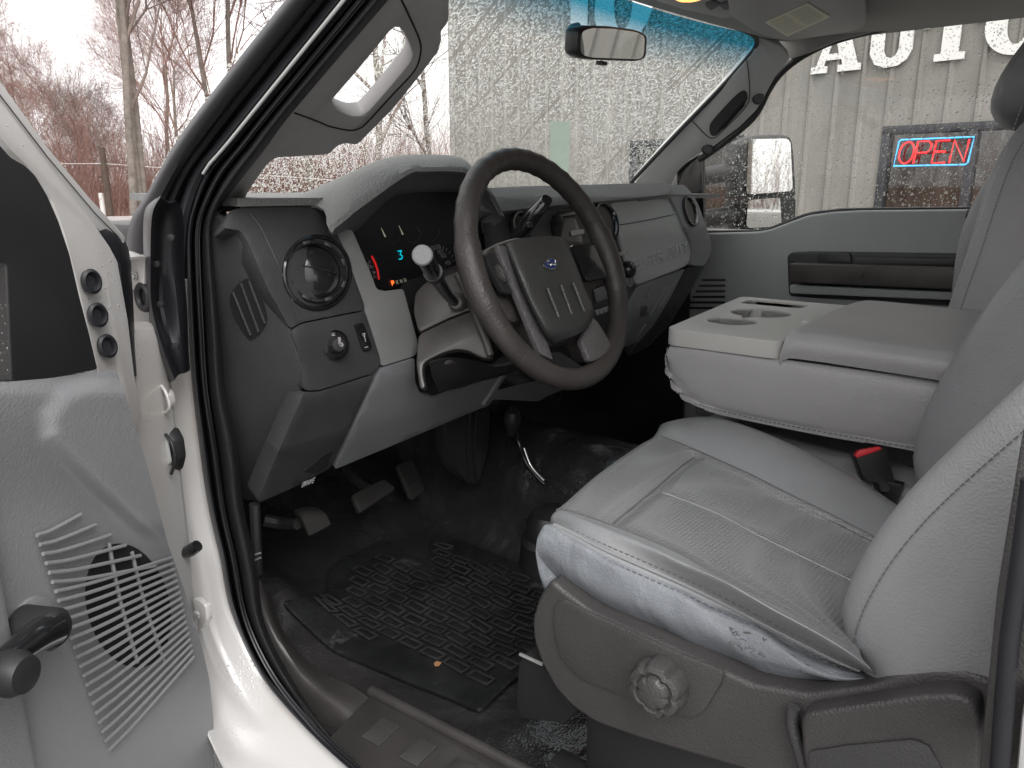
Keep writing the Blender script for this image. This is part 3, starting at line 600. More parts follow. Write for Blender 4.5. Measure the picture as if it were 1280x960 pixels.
def ring_px(name, cx, cy, rx, ry, rot, off, m, parent, rad, m2=None):
    r = tube(name, [PD(x, y, off) for x, y in ell(cx, cy, rx, ry, rot, 36)], rad, m, parent, closed=True, seg=8)
    if m2: sheet('vent_bowl', ell(cx, cy, rx*.92, ry*.95, rot), lambda x, y: PD(x, y, off-.002), m2, r, thick=.003, bevel=0, r=0)
    return r
ring_px('air_vent', 863, 264, 6.5, 18, -15, .016, 'gloss', dash, .004, 'black')
ring_px('air_vent', 757, 277, 13, 24, -16, .006, 'gloss', dash, .0055, 'black')
ring_px('air_vent', 652, 281, 12, 16, -16, .006, 'gloss', dash, .0055, 'gloss')
rad = sheet('radio', [(690, 274), (718, 270), (728, 298), (730, 310), (704, 312), (694, 300)], lambda x, y: PD(x, y, .006), 'gloss', dash, thick=.01, grid=14, bevel=.002, r=3)
for (x, y) in ((693, 275),): lathe('radio_knob', [(.010, 0), (.009, .014), (0, .015)], PD(x, y, .006), (-.1, -.98, .1), 'gloss', rad, seg=18)
sheet('radio_display', [(696, 264), (724, 261), (727, 267), (699, 271)], lambda x, y: PD(x, y, .007), 'gloss', rad, thick=.002, bevel=.0005, r=1)
sheet('radio_button', [(714, 288), (730, 286), (731, 292), (715, 295)], lambda x, y: PD(x, y, .010), 'greyi', rad, thick=.003, bevel=.001, r=2)
for k in range(3): sheet('stack_button', [(771+k*5, 316-k), (775+k*5, 315-k), (776+k*5, 320-k), (772+k*5, 321-k)], lambda x, y: PD(x, y, .006), 'greyi', cs, thick=.003, bevel=.0005, r=1)
lathe('climate_knob', [(.020, 0), (.018, .012), (.010, .016), (0, .017)], PD(784, 337, .004), (-.1, -.98, .1), 'gloss', cs, seg=22)
lathe('power_outlet', [(.014, 0), (.014, .006), (.010, .007), (0, .003)], PD(785, 351, .002), (-.1, -.98, .1), 'chrome', cs, seg=22)
for k in range(5): sheet('stack_button', [(744+k*5, 388-k*1.6), (748+k*5, 386.5-k*1.6), (750+k*5, 393-k*1.6), (746+k*5, 394.5-k*1.6)], lambda x, y: PD(x, y, .006), 'greyi', cs, thick=.003, bevel=.0006, r=1)
sheet('stack_tray', [(742, 360), (760, 354), (764, 372), (746, 378)], lambda x, y: PD(x, y, .004), 'bluegrey', cs, thick=.003, bevel=.001, r=2)
# --- instrument hood, bezel and cluster
h0 = [(300, 262), (345, 256), (392, 243), (437, 221), (484, 200), (525, 197), (571, 198), (590, 212), (607, 236), (614, 250)]
h1 = [(396, 260), (402, 256), (424, 236), (447, 218), (486, 201), (525, 197.5), (571, 200), (589, 214), (606, 236), (618, 262)]
h2 = [(411, 288), (414, 283), (430, 270), (447, 256), (504, 217), (529, 211.5), (578, 213), (596, 224), (612, 242), (627, 268)]
hood = loft('instrument_hood', [([(p[0], p[1]+6) for p in h0], dict(Y=1.10)), (h0, dict(Y=1.0)), (h1, dict(Y=.885)), (h2, dict(Y=.838)), ([(p[0]+1.5, p[1]+3) for p in h2], dict(Y=.848))], 'darktop', dash, n=60, k=4, thick=.004)
h3 = [(p[0]+3, p[1]+5) for p in h2]
b1 = [(420, 291), (440, 287), (462, 266), (489, 243), (508, 238), (530, 236), (572, 237), (588, 247), (600, 262), (606, 290)]
loft('cluster_bezel', [([(p[0], p[1]+2) for p in h2], dict(Y=.846)), (h3, dict(Y=.856)), (b1, dict(Y=.905)), ([(p[0]+1, p[1]+2) for p in b1], dict(Y=.93))], 'bluegrey', hood, n=60, k=4, thick=.003)
Yc = .915
clu = sheet('instrument_cluster', [(436, 284), (491, 238), (529, 232), (574, 232), (604, 258), (622, 300), (612, 345), (560, 340), (529, 346), (512, 351), (489, 361), (473, 364)], dict(Y=Yc), 'cluster', dash, thick=.003, bevel=0, r=2)
def CL(x, y): return U(x, y, Y=Yc-.002)
def arcp(cx, cy, rx, ry, a0, a1, n=12, rot=0): return [CL(*p) for p in ell(cx, cy, rx, ry, rot, n, a0, a1)]
arcs = [arcp(443, 345, 24, 30, -75, 50), arcp(549, 345, 27, 42, -120, 5), arcp(490, 283, 12, 22, 20, 130), arcp(516, 282, 12, 22, 20, 130), arcp(538, 280, 12, 22, 10, 120), arcp(562, 280, 14, 24, 20, 130)]
multitube('gauge_rings', arcs, .0006, 'dark', clu, 5)
ribbon('gauge_ticks', [[CL(461+a, 327+b), CL(464+a, 326+b)] for a, b in ((0, 0), (3.5, 7), (5.5, 14), (6, 20))], .0008, .0003, (0, -1, 0), 'greyi', clu)
ribbon('gauge_ticks', [[CL(549+24*math.cos(math.radians(t)), 345+38*math.sin(math.radians(t))), CL(549+21*math.cos(math.radians(t)), 345+34*math.sin(math.radians(t)))] for t in range(-110, 0, 11)], .0008, .0003, (0, -1, 0), 'greyi', clu)
ribbon('red_arc', [[CL(465, 321), CL(469, 329)], [CL(469, 329), CL(472, 338)], [CL(472, 338), CL(473.5, 348)]], .0036, .0004, (0, -1, 0), 'redarc', clu)
def cltext(t, x, y, wpx, hpx): return strokes(t, CL(x, y), CL(x+wpx, y-wpx*.15)-CL(x, y), CL(x-1, y-hpx/1.4)-CL(x, y))
ribbon('gauge_numbers', cltext('6', 461, 335, 3, 6)+cltext('7', 466, 346, 3, 6)+cltext('120', 536, 313, 2.0, 4)+cltext('100', 543, 311, 2.0, 4)+cltext('80', 548, 317, 2.4, 4)+cltext('60', 552, 322, 2.4, 4)+cltext('40', 557, 331, 2.4, 4), .0007, .0003, (0, -1, 0), 'greyi', clu)
ribbon('gear_indicator', cltext('3', 499, 324, 4, 10), .0017, .0003, (0, -1, 0), 'cyan', clu)
ribbon('gear_letter', cltext('P', 490.5, 356.5, 2.4, 5), .0013, .0003, (0, -1, 0), 'orangei', clu)
ribbon('gear_letter', cltext('R', 496, 355, 2.0, 4)+cltext('N', 501, 353.5, 2, 4)+cltext('D', 506, 352, 2, 4), .0007, .0003, (0, -1, 0), 'label', clu)
for a, b in (((475, 285), (480, 296)), ((497, 282), (502, 293)), ((520, 283), (523, 290))): tube('gauge_needle', [CL(*a)+V((0, -.003, 0)), CL(*b)+V((0, -.003, 0))], [.0006, .0014], 'label' if a[0] < 510 else 'dark', clu, seg=6)

# --- steering column
ax = V((0, -math.cos(.40), math.sin(.40))); WC = V((.403, .679, .635))
colm = tube('steering_column', [WC-ax*.03, WC-ax*.06, WC-ax*.12, WC-ax*.19], [.045, .062, .068, .07], 'column', T, seg=24, smooth=10)
cp = plane3(U(520, 405, Y=.835), U(592, 386, Y=.765), U(531, 452, Y=.805))
sheet('upper_shroud', [(518, 366), (531, 352), (556, 344), (574, 337), (580, 350), (592, 386), (560, 398), (523, 416), (516, 390)], dict(pl=cp), 'column', colm, thick=.05, bevel=.006, r=6)
sheet('lower_shroud', [(523, 418), (560, 400), (592, 388), (602, 415), (616, 448), (602, 447), (585, 438), (570, 436), (555, 440), (534, 450), (528, 456), (528, 470), (532, 484), (525, 487), (520, 455)], dict(pl=cp), 'column', colm, thick=.02, bevel=.005, r=6)
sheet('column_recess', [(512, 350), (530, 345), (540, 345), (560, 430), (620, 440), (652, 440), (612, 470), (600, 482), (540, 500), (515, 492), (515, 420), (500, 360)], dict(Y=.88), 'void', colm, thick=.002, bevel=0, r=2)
tube('tilt_lever', [U(545, 458, Y=.80), U(560, 452, Y=.79), U(576, 456, Y=.80)], [.004, .005, .003], 'column', colm, smooth=12)
loft('shroud_lip', [([(536, 452), (560, 446), (590, 449), (618, 456), (650, 450)], dict(Y=.79)), ([(540, 470), (562, 470), (590, 468), (618, 465), (655, 452)], dict(Y=.80)), ([(548, 488), (575, 482), (600, 474), (625, 468), (660, 455)], dict(Y=.82))], 'black', colm, n=20, k=4)
tube('shroud_edge', [U(x, y, pl=(cp[0]+(CAM-cp[0]).normalized()*.003, cp[1])) for x, y in [(571, 342), (577, 352), (590, 384), (604, 418), (613, 445)]], .006, 'column', colm, smooth=16)
sd = tube('turn_signal_stalk', [U(573, 380, Y=.775), U(562, 372, Y=.765), U(548, 352, Y=.74), U(540, 338, Y=.715), U(530, 320, Y=.69)], [.007, .009, .0125, .0125, .0125], 'gloss', T, smooth=24, seg=20)
e1, e0 = U(528, 319, Y=.685), U(540, 338, Y=.715); en = (CAM-e1).normalized()*.6+(e1-e0).normalized()*.6
lathe('stalk_cap', [(.0132, -.004), (.0132, .001), (.0115, .0025), (0, .0028)], e1, en, 'bluegrey', sd, seg=28)
tube('stalk_ring', [U(544, 344, Y=.726), U(541, 340, Y=.719)], [.0134, .0134], 'black', sd, seg=20)
lathe('stalk_boot', [(.014, -.006), (.013, .004), (.009, .008), (0, .008)], U(571, 378, Y=.772), (-.8, -.5, .1), 'column', sd, seg=20)
sl_ = tube('gear_shift_lever', [U(634, 318, Y=.80), U(646, 296, Y=.78), U(656, 284, Y=.765), U(660, 279, Y=.76), U(671, 265, Y=.745), U(681, 253, Y=.735), U(684, 249, Y=.73)], [.007, .008, .0105, .012, .0125, .0125, .009], 'gloss', T, smooth=30, seg=18)
boxes('overdrive_button', [(U(662, 281, Y=.742), (.006, 0, .001), (0, .003, 0), (0, .001, .004))], 'black', sl_, .001)

# --- steering wheel
wa, wb, wnn = frame_of(ax)
def W(a, b, n): return WC+wa*a+wb*b+wnn*n
R0 = .175
rim_pts = [W(R0*math.cos(t), R0*math.sin(t), 0) for t in [k*2*math.pi/120 for k in range(120)]]
rr_ = [.0168+(.0007*math.cos(t*40) if math.radians(20) < t < math.radians(160) else 0)*.9 + (.002 if abs(math.sin(t)) < .3 else 0) for t in [k*2*math.pi/120 for k in range(120)]]
sw = tube('steering_wheel', rim_pts, rr_, 'wheel', T, seg=20, closed=True)
def WP(x, y, off=0): return U(x, y, pl=(WC+ax*off, ax))
base = sheet('wheel_centre', [(606, 312), (625, 302), (648, 295), (700, 297), (737, 302), (756, 318), (768, 352), (740, 362), (745, 395), (760, 432), (738, 452), (722, 425), (690, 432), (676, 440), (660, 400), (640, 405), (628, 385), (612, 350)], lambda x, y: WP(x, y, -.012), 'wheel', sw, thick=.03, bevel=.008, r=8)
pad_rows = []
for off, P4 in ((.014, [(629, 306), (646, 345), (660, 378), (680, 418), (690, 431)]), (.030, [(634, 304), (650, 343), (664, 377), (683, 412), (694, 428)]), (.037, [(650, 298), (670, 342), (684, 372), (702, 408), (708, 423)]), (.038, [(690, 295), (705, 335), (716, 364), (731, 396), (724, 417)]), (.031, [(704, 298), (718, 333), (728, 360), (740, 388), (734, 408)]), (.016, [(708, 301), (721, 333), (731, 360), (742, 388), (737, 409)])):
    pad_rows.append(([V((*p, 0)) for p in P4], off))
pr = [[WP(p.x, p.y, off-(.012 if i in (0,) else 0)-(.012 if i == 4 else 0)) for i, p in enumerate(P4)] for P4, off in pad_rows]
pad = loft('airbag_cover', pr, 'hub', sw, n=26, k=6, thick=.01)
for a, b in (((683, 361), (697, 397)), ((700, 357), (713, 393)), ((715, 354), (729, 390))):
    q = [WP(*a, .0385), WP(*b, .0375)]
    tube('groove', q, .0034, 'void', pad, seg=8)
    tube('groove_insert', [p+ax*.0012 for p in q], .0026, 'spoke', pad, seg=8)
oc = WP(688, 330.5, .040); oa, ob, on = wa, wb, ax
em = lathe('oval_emblem', [(.0165, -.002), (.0165, .0012), (.0150, .0018), (.0148, .0012), (0, .0016)], oc, ax, 'chrome', sw, seg=40, sx=1.0, sy=.48)
lathe('emblem_field', [(.0146, 0), (.0146, .0019), (0, .0023)], oc, ax, 'blueoval', em, seg=40, sx=1.0, sy=.46)
def OV(x, y): return oc+oa*x*.0014+ob*y*.00125+on*.0028
fs_ = [[(-7.6, 1.2), (-8.6, 2.6), (-7.4, 4), (-4.5, 4.2), (-1.2, 3.6)], [(-3.4, 4), (-4.4, .5), (-5.6, -2.6), (-7.2, -3.2), (-7.8, -2.2)], [(-6.2, .4), (-3, .8)],
       [(-1.2, .6), (-2.6, -.4), (-2.4, -2.2), (-1, -2.4), (0, -1), (-.4, .5), (-1.2, .6), (.6, .2)], [(1.1, .8), (1.6, -2.4)], [(1.2, -.4), (2.2, .7), (3.2, .6)],
       [(5.8, .3), (4.4, .3), (3.8, -1.2), (4.6, -2.4), (5.8, -1.6), (6.6, .4), (7.6, 3.8)], [(7.2, 2.4), (6.6, -1.6), (7.4, -2.4), (8.6, -1.2)]]
multitube('script_lettering', [spline([OV(*p) for p in s], 12) for s in fs_], .0007, 'chrome', em, 5)
sheet('silver_spoke', [(622, 306), (634, 308), (640, 330), (657, 366), (672, 400), (686, 432), (692, 450), (676, 442), (661, 405), (645, 365), (630, 330)], lambda x, y: WP(x, y, .012), 'spoke', sw, thick=.01, bevel=.002, r=3)
sheet('silver_spoke', [(741, 396), (748, 402), (756, 415), (768, 436), (745, 451), (738, 452), (727, 424)], lambda x, y: WP(x, y, .010), 'spoke', sw, thick=.012, bevel=.003, r=4)
sheet('button_panel', [(714, 306), (738, 303), (746, 308), (760, 343), (758, 347), (735, 352), (728, 340)], lambda x, y: WP(x, y, .008), 'gloss', sw, thick=.01, bevel=.002, r=4)
sheet('button_panel', [(607, 316), (618, 313), (632, 345), (643, 368), (630, 366), (612, 335)], lambda x, y: WP(x, y, .006), 'black', sw, thick=.01, bevel=.002, r=4)
sheet('cruise_button', [(621, 330), (626, 331), (635, 350), (632, 353), (626, 346)], lambda x, y: WP(x, y, .011), 'column', sw, thick=.006, bevel=.001, r=2)
ribbon('symbols', [[WP(624, 334, .012), WP(629, 340, .012)], [WP(627, 341, .012), WP(631, 347, .012)]], .0008, .0003, ax, 'greyi', sw)

# ================================================================ floor, tunnel, pedals
def sstep(a, b, x): t = max(0, min(1, (x-a)/(b-a))); return t*t*(3-2*t)
def floor_h(x, y):
    z = -.005
    z += .62*max(0, y-1.14)*sstep(1.10, 1.22, y)
    tn = math.exp(-((x-.80)/.155)**4)*sstep(.35, .75, y)*.22
    z = max(z, tn*1.0-.005)+.04*sstep(1.0, 1.3, y)*math.exp(-((x-.8)/.25)**2)
    z += .07*math.exp(-((x-.16)/.06)**2-((y-1.12)/.14)**2)
    z += .010*noise.noise(V((x*7, y*7, 1)))+.004*noise.noise(V((x*22, y*22, 4)))
    z += .05*sstep(.11, .03, x)*sstep(.95, 1.1, y)
    return z
nx, ny = 110, 130; vs = []; fs = []
for i in range(nx+1):
    for j in range(ny+1):
        x = .02+(1.56-.02)*i/nx; y = -.93+(1.42+.93)*j/ny; vs.append((x, y, floor_h(x, y)))
for i in range(nx):
    for j in range(ny): a = i*(ny+1)+j; fs.append((a, a+ny+1, a+ny+2, a+1))
flr = mesh('cab_floor', vs, fs, 'floor', T, 'glossy black vinyl floor covering')
fwl = mesh('firewall', [(.0, 1.40, -.2), (1.6, 1.40, -.2), (1.6, 1.36, .66), (.0, 1.36, .66)], [(0, 1, 2, 3)], 'floor', T, solid=.01)
mesh('kick_wall', [(.01, .98, 0), (.01, 1.4, 0), (.01, 1.4, .62), (.01, .98, .62)], [(0, 1, 2, 3)], 'black', T, solid=.01)
mesh('kick_wall', [(1.558, .985, -.1), (1.558, 1.42, -.1), (1.558, 1.42, .60), (1.558, .985, .60)], [(0, 1, 2, 3)], 'black', T, solid=.01)
tube('heater_duct', [(.75, 1.30, .44), (.78, 1.24, .30), (.82, 1.10, .26)], [.05, .06, .05], 'black', T, smooth=12)
def FS(x, y, off=0):   # pixel to the floor surface
    d = ray(x, y); a, b = .2/FP, 3.0/FP
    for _ in range(40):
        m = (a+b)/2; p = CAM+d*m
        if p.z > floor_h(p.x, p.y)+off: a = m
        else: b = m
    return CAM+d*((a+b)/2)
# kick trim, scuff plate
kt = loft('sill_trim', [([(320, 722), (330, 780), (361, 846), (412, 921), (440, 955)], dict(X=.03)), ([(328, 728), (345, 785), (380, 840), (430, 890), (470, 935)], dict(X=.045)), ([(338, 745), (360, 800), (400, 838), (440, 858), (480, 885)], dict(X=.085))], 'scuff', T, n=24, k=5, thick=.004)
ribz = lambda x, y: U(x, y, Z=.028)
scf = sheet('scuff_plate', [(412, 922), (466, 866), (700, 990), (740, 1040), (560, 1060)], dict(Z=.022), 'scuff', T, thick=.03, bevel=.004, r=2)
tube('scuff_ridge', [U(x, y, Z=.024) for x, y in [(464, 864), (540, 903), (640, 955), (760, 1020)]], .009, 'scuff', scf, seg=10)
for x, y in ((478, 900), (525, 925), (572, 950)):
    sheet('tread_pad', [(x, y-4), (x+22, y+7), (x-4, y+32), (x-27, y+20)], dict(Z=.0250), 'shield', scf, thick=.003, bevel=.001, r=1)
# plastic bracket on the hinge pillar with small lettering
bar = tube('hood_release_bracket', [U(318, 630, X=.03), U(320, 680, X=.03), U(322, 716, X=.035)], .008, 'black', T, seg=8)
ribbon('lettering', [[U(319, 693, X=.02), U(326, 691, X=.02)], [U(319, 700, X=.02), U(326, 697, X=.02)]], .0022, .0004, (-1, 0, 0), 'greyi', bar)

# pedals
def pad_px(name, pts, Y, m, parent, thick=.012, ribs=7, off=0):
    P = plane3(U(*pts[0], Y=Y), U(*pts[1], Y=Y+.01), U(*pts[3 if len(pts) > 3 else 2], Y=Y-.03+off))
    p = sheet(name, pts, dict(pl=P), m, parent, thick=thick, bevel=.003, r=5)
    n = P[1] if P[1].dot(CAM-P[0]) > 0 else -P[1]
    a, b, c, d = [V((*q, 0)) for q in (pts[0], pts[1], pts[2], pts[3])]
    bl = []
    for k in range(ribs):
        t = .1+.8*k/(ribs-1); q0, q1 = a.lerp(d, t), b.lerp(c, t); q0, q1 = q0.lerp(q1, .07), q0.lerp(q1, .93)
        bl.append([U(q0.x, q0.y, pl=P), U(q1.x, q1.y, pl=P)])
    ribbon('tread', bl, .0025, .0015, n, m, p); return p
M['pedal'] = mat('pedal_rubber', (.035, .034, .033), .5, None, .2, vscale=30)
pk = tube('parking_brake_pedal', [U(330, 650, Y=1.12), U(352, 654, Y=1.10), U(372, 655, Y=1.06)], [.012, .012, .010], 'pedal', T, seg=8, smooth=10)
loft('pedal_pad', [([(368, 642), (378, 638), (392, 637)], dict(Y=1.06)), ([(376, 650), (388, 645), (405, 645)], dict(Y=1.04)), ([(384, 669), (398, 662), (411, 655)], dict(Y=1.035))], 'pedal', pk, n=14, k=4, thick=.006)
bp_ = tube('brake_pedal', [U(432, 585, Y=1.20), U(445, 600, Y=1.15), U(462, 614, Y=1.10)], [.009, .009, .011], 'pedal', T, seg=8, smooth=8)
pad_px('pedal_pad', [(440, 618), (480, 598), (496, 610), (450, 641)], 1.08, 'pedal', bp_, ribs=8)
ac = pad_px('accelerator_pedal', [(497, 582), (515, 574), (532, 612), (516, 626)], 1.16, 'pedal', T, ribs=7)
stc = sheet('steering_shaft_cover', [(556, 528), (606, 508), (614, 510), (612, 560), (600, 606), (586, 606), (572, 590), (560, 560)], dict(Y=1.02), 'black', T, thick=.05, bevel=.008, r=6)
for dx in (0, 8): tube('moulded_rib', [U(588+dx, 516, Y=1.018), U(585+dx, 560, Y=1.018), U(588+dx, 600, Y=1.018)], .003, 'black', stc, seg=6)
tl_ = tube('transfer_case_lever', [U(638, 508, Y=.93), U(642, 524, Y=.93), FS(646, 545, .10), FS(656, 575, .06), FS(668, 592, .035), FS(680, 605, .01)], [.006, .006, .0055, .005, .005, .005], 'gloss', T, smooth=30)
lathe('lever_knob', [(0, .03), (.013, .026), (.018, .012), (.017, 0), (.010, -.018), (.007, -.03)], U(640, 528, Y=.93), (-.1, -.2, .9), 'black', tl_, seg=20)
tube('lever_highlight', [FS(655, 560, .10), FS(664, 583, .065), FS(680, 601, .035)], .0028, 'chrome', tl_, smooth=14)
lathe('lever_boot', [(.070, -.16), (.064, -.10), (.067, -.06), (.056, -.05), (.058, -.02), (.045, 0), (.02, .004), (0, .004)], FS(690, 640, .09), (0, -.1, 1), 'black', T, seg=20, sx=1, sy=.8)
# driver floor mat: a thing of its own lying in the footwell
M['mat2'] = M['mat']
matpts = [(350, 752), (412, 741), (405, 718), (420, 702), (482, 672), (520, 700), (540, 700), (536, 675), (545, 664), (640, 700), (700, 735), (730, 790), (640, 850), (600, 888), (415, 812)]
def MS(o): return lambda x, y: FS(x, y, .010+o)
fm = sheet('floor_mat', matpts, MS(0), 'mat', None, thick=.006, grid=16, bevel=.002, r=10)
fm['label'] = 'black rubber floor mat with raised rectangular treads in the driver footwell'; fm['category'] = 'floor mat'
paths = []
def inside(p, poly):
    c = False; j = len(poly)-1
    for i in range(len(poly)):
        if (poly[i][1] > p[1]) != (poly[j][1] > p[1]) and p[0] < (poly[j][0]-poly[i][0])*(p[1]-poly[i][1])/(poly[j][1]-poly[i][1])+poly[i][0]: c = not c
        j = i
    return c
o0 = MS(.001)(520, 760)
for i in range(-14, 15):
    for j in range(-12, 18):
        off = .5 if i % 2 else 0
        cx_, cy_ = o0.x+(i)*.030, o0.y+(j+off)*.052
        q = V((cx_, cy_, floor_h(cx_, cy_)+.012)); v = q-CAM; zz = v.dot(fw); p = (640+FP*v.dot(rt)/zz, 480-FP*v.dot(up)/zz)
        if inside(p, [(385, 752), (430, 745), (425, 722), (482, 690), (530, 715), (548, 680), (640, 715), (690, 750), (690, 800), (600, 850), (440, 790)]) :
            loop = [(cx_-.009, cy_-.020), (cx_+.009, cy_-.020), (cx_+.009, cy_+.020), (cx_-.009, cy_+.020), (cx_-.009, cy_-.020)]
            paths.append([V((a, b, floor_h(a, b)+.012)) for a, b in loop])
M['tread'] = mat('tread_rubber_sheen', (.030, .030, .030), .25, None, .4, vscale=12)  # lighter copy of the mat rubber; sheen on the treads is in the colour
ribbon('tread_blocks', paths, .0034, .004, (0, 0, 1), 'tread', fm, .0008)
lf = sheet('dry_leaf', [(542, 829), (546, 826), (552, 828), (549, 832), (544, 833)], MS(.003), 'leaf', None, thick=.0006, bevel=0, r=1)
lf['label'] = 'small crumb of dry brown leaf lying on the black floor mat'; lf['category'] = 'leaf'

# ================================================================ seats
def dashes(name, path, L_, gap, r, m, parent):
    out = []; acc = 0; cur = []; on_ = True
    pts = spline(path, int(sum((b-a).length for a, b in zip(path, path[1:]))/.0015)+2)
    for a in pts:
        cur.append(a)
        if len(cur) >= (L_ if on_ else gap):
            if on_ and len(cur) > 1: out.append([cur[0], cur[-1]])
            cur = [a]; on_ = not on_
    return multitube(name, out, r, m, parent, 5)


def lean(x, z, d): # point on the backrest plane; d = metres towards the windshield
    y = .112-.66*(z-.40) if z > .40 else .116+.30*(z-.40)
    return V((x, y+d*.88, z+d*.47))
def backrest(x0, x1, zt, parent, name='backrest', m=('leather', 'insert'), zb=.31, dy=0):
    wv = x1-x0; rows = []
    zs = [zb, zb+.05, zb+.16, zb+.32, zt-.12, zt-.03, zt]
    prof = [(.02, -.13), (0, -.07), (-.005, -.02), (.02, .030), (.06, .050), (.11, .045), (.165, .018), (.18, .014), (.5, .010), (.80, .016), (.825, .024), (.88, .070), (.93, .085), (.98, .065), (1.005, .01), (1, -.07), (.98, -.13)]
    for u, d in prof:
        r = []
        for i, z in enumerate(zs):
            uu = .5+(u-.5)*(.95, 1, 1, .985, .94, .88, .8)[i]; dd = d if d < 0 else d*(.9, 1, 1.05, 1.15, 1.3, .8, .3)[i]*(1 if u < .5 else (1, 1, 1.15, 1.35, 1, .6, .3)[i])
            if i == 6: dd = d*.5-.02
            r.append(lean(x0+uu*wv, z, dd)+V((0, dy, 0)))
        rows.append(r)
    b_ = loft(name, rows, list(m), parent, n=44, k=4, thick=0, mi=lambda i, j: 1 if (6.6 < i < 9.4 and .12 < j < .86) else 0)
    for q in (3, 13):
        for e in (0, .006): dashes('stitching', [p+(CAM-p).normalized()*.0016+V((e, 0, 0)) for p in rows[q][:-1]], 4, 2, .0005, 'stitch', b_)
    return b_
def headrest(x0, x1, zc, parent, dy=0):
    c = lean((x0+x1)/2, zc, -.03)+V((0, dy, 0)); upv = V((0, -.47, .88)); nn = V((0, .88, .47)); sx = (x1-x0)/2; rows = []
    for a in range(0, 13):
        t = math.pi*a/12; r = []
        for k in range(25):
            u = 2*math.pi*k/24; cs_, sn_ = math.cos(u), math.sin(u)
            e = lambda v, p: math.copysign(abs(v)**p, v)
            r.append(c+V((1, 0, 0))*(-math.cos(t)*sx)+(upv*e(cs_, .8)*.105+nn*e(sn_, .8)*.055)*(math.sin(t)**.4 if t > 0 else .02))
        rows.append(r)
    hr = mesh('headrest', [p for r in rows for p in r], [(i*25+j, i*25+j+1, (i+1)*25+j+1, (i+1)*25+j) for i in range(12) for j in range(24)], 'leather', parent, bevel=0)
    return hr
seat = root('driver_seat', (.36, .2, 0), '', ''); del seat['label'], seat['category']
seat.name = 'seat'; seat.parent = T; seat.matrix_parent_inverse = Matrix.Translation(-T.location); seat['label'] = 'grey leather driver seat with worn cracked side bolster'
def sub_seat(loc, lab):
    s = bpy.data.objects.new('seat', None); COL.objects.link(s); s.location = loc; s.parent = T; s.matrix_parent_inverse = Matrix.Translation(-T.location); s['label'] = lab; return s
# driver cushion
def frt(row, kw, dz=0): 
    r = [U(*p, **kw) for p in row]; a = r[0]
    return [a+V((.01, -.03, -.08)), a+V((.005, -.005, -.05)), a+V((0, .006, -.018))]+r
def zrow(row, zs): return [U(p[0], p[1], Z=z) for p, z in zip(row, zs)]
def frz(row, zs): 
    r = zrow(row, zs); a = r[0]; return [a+V((0, .012, -.13)), a+V((0, .024, -.07)), a+V((0, .016, -.020))]+r
cush = [
 frt([(692, 742), (745, 768), (850, 812), (950, 848), (1020, 862), (1090, 858)], dict(X=.135)),
 frt([(686, 722), (742, 755), (850, 803), (950, 842), (1020, 856), (1092, 853)], dict(X=.118)),
 frt([(677, 690), (738, 732), (850, 780), (950, 822), (1025, 846), (1094, 851)], dict(X=.100)),
 frt([(681, 664), (745, 702), (855, 752), (955, 797), (1040, 836), (1096, 850)], dict(X=.105)),
 frt([(690, 655), (760, 689), (865, 735), (962, 784), (1045, 826), (1094, 846)], dict(X=.118)),
 frz([(700, 645), (790, 677), (880, 718), (975, 768), (1052, 812), (1090, 838)], [.370, .379, .385, .383, .374, .366]),
 frz([(707, 638), (826, 681), (895, 718), (985, 764), (1045, 796), (1075, 815)], [.372, .378, .380, .376, .368, .362]),
 frz([(720, 627), (838, 670), (905, 705), (1000, 745), (1050, 768), (1080, 780)], [.372, .372, .370, .364, .358, .354]),
 frz([(760, 592), (878, 632), (950, 668), (1010, 697), (1075, 728), (1100, 738)], [.375, .370, .368, .362, .356, .352]),
 frz([(810, 556), (905, 596), (975, 630), (1030, 655), (1090, 683), (1115, 694)], [.378, .374, .370, .364, .358, .354]),
 frz([(826, 546), (916, 583), (985, 617), (1040, 644), (1100, 675), (1125, 688)], [.378, .380, .378, .372, .364, .360]),
 frz([(832, 534), (895, 535), (960, 555), (1030, 590), (1080, 615), (1130, 645)], [.382, .395, .398, .392, .38, .37]),
 frz([(834, 528), (885, 521), (940, 535), (1010, 566), (1070, 598), (1130, 638)], [.375, .385, .388, .382, .37, .36]),
]
last = [p+V((.02, 0, -.03)) for p in cush[-1]]; last2 = [p+V((.022, 0, -.12)) for p in cush[-1]]
cush += [last, last2]
def cpost(p, i, j):
    d = 0
    if 6.2 < i < 9.9: # cross seam across the insert and long seam
        d -= .010*math.exp(-((j-.415)/.022)**2)
        if j > .43: d -= .003*math.exp(-((i-8.05)/.10)**2)
    if 1 < i < 3.6: d += .0022*math.sin(j*34+i*2.2)*math.exp(-((j-.75)/.25)**2)+.002*noise.noise(V((j*14, i*1.5, 0)))
    if 4.2 < i < 6: d += .0016*noise.noise(V((j*9, i*1.2, 3)))
    return p+V((0, 0, d))
cu = loft('cushion', cush, ['leather', 'insert', 'leather_worn'], seat, n=130, k=8, thick=0, mi=lambda i, j: 1 if 6.05 < i < 9.95 and j > .27 else (2 if i < 3.6 else 0), post=cpost, label='grey leather seat cushion with textured insert and cracked side')
def surfline(rows, i, j0, j1, n, off): # polyline riding on a loft row
    r = spline(rows[i], 130); k0, k1 = int(j0*129), int(j1*129); return [r[k]+off for k in range(k0, k1)]
offv = (CAM-V((.12, .3, .38))).normalized()*.0012
tube('piping', [p+offv for p in surfline(cush, 4, .22, .995, 0, V((0, 0, 0)))], .0021, 'leather', cu, seg=8)
r3, r4 = spline(cush[3], 130), spline(cush[4], 130); r5 = spline(cush[5], 130)
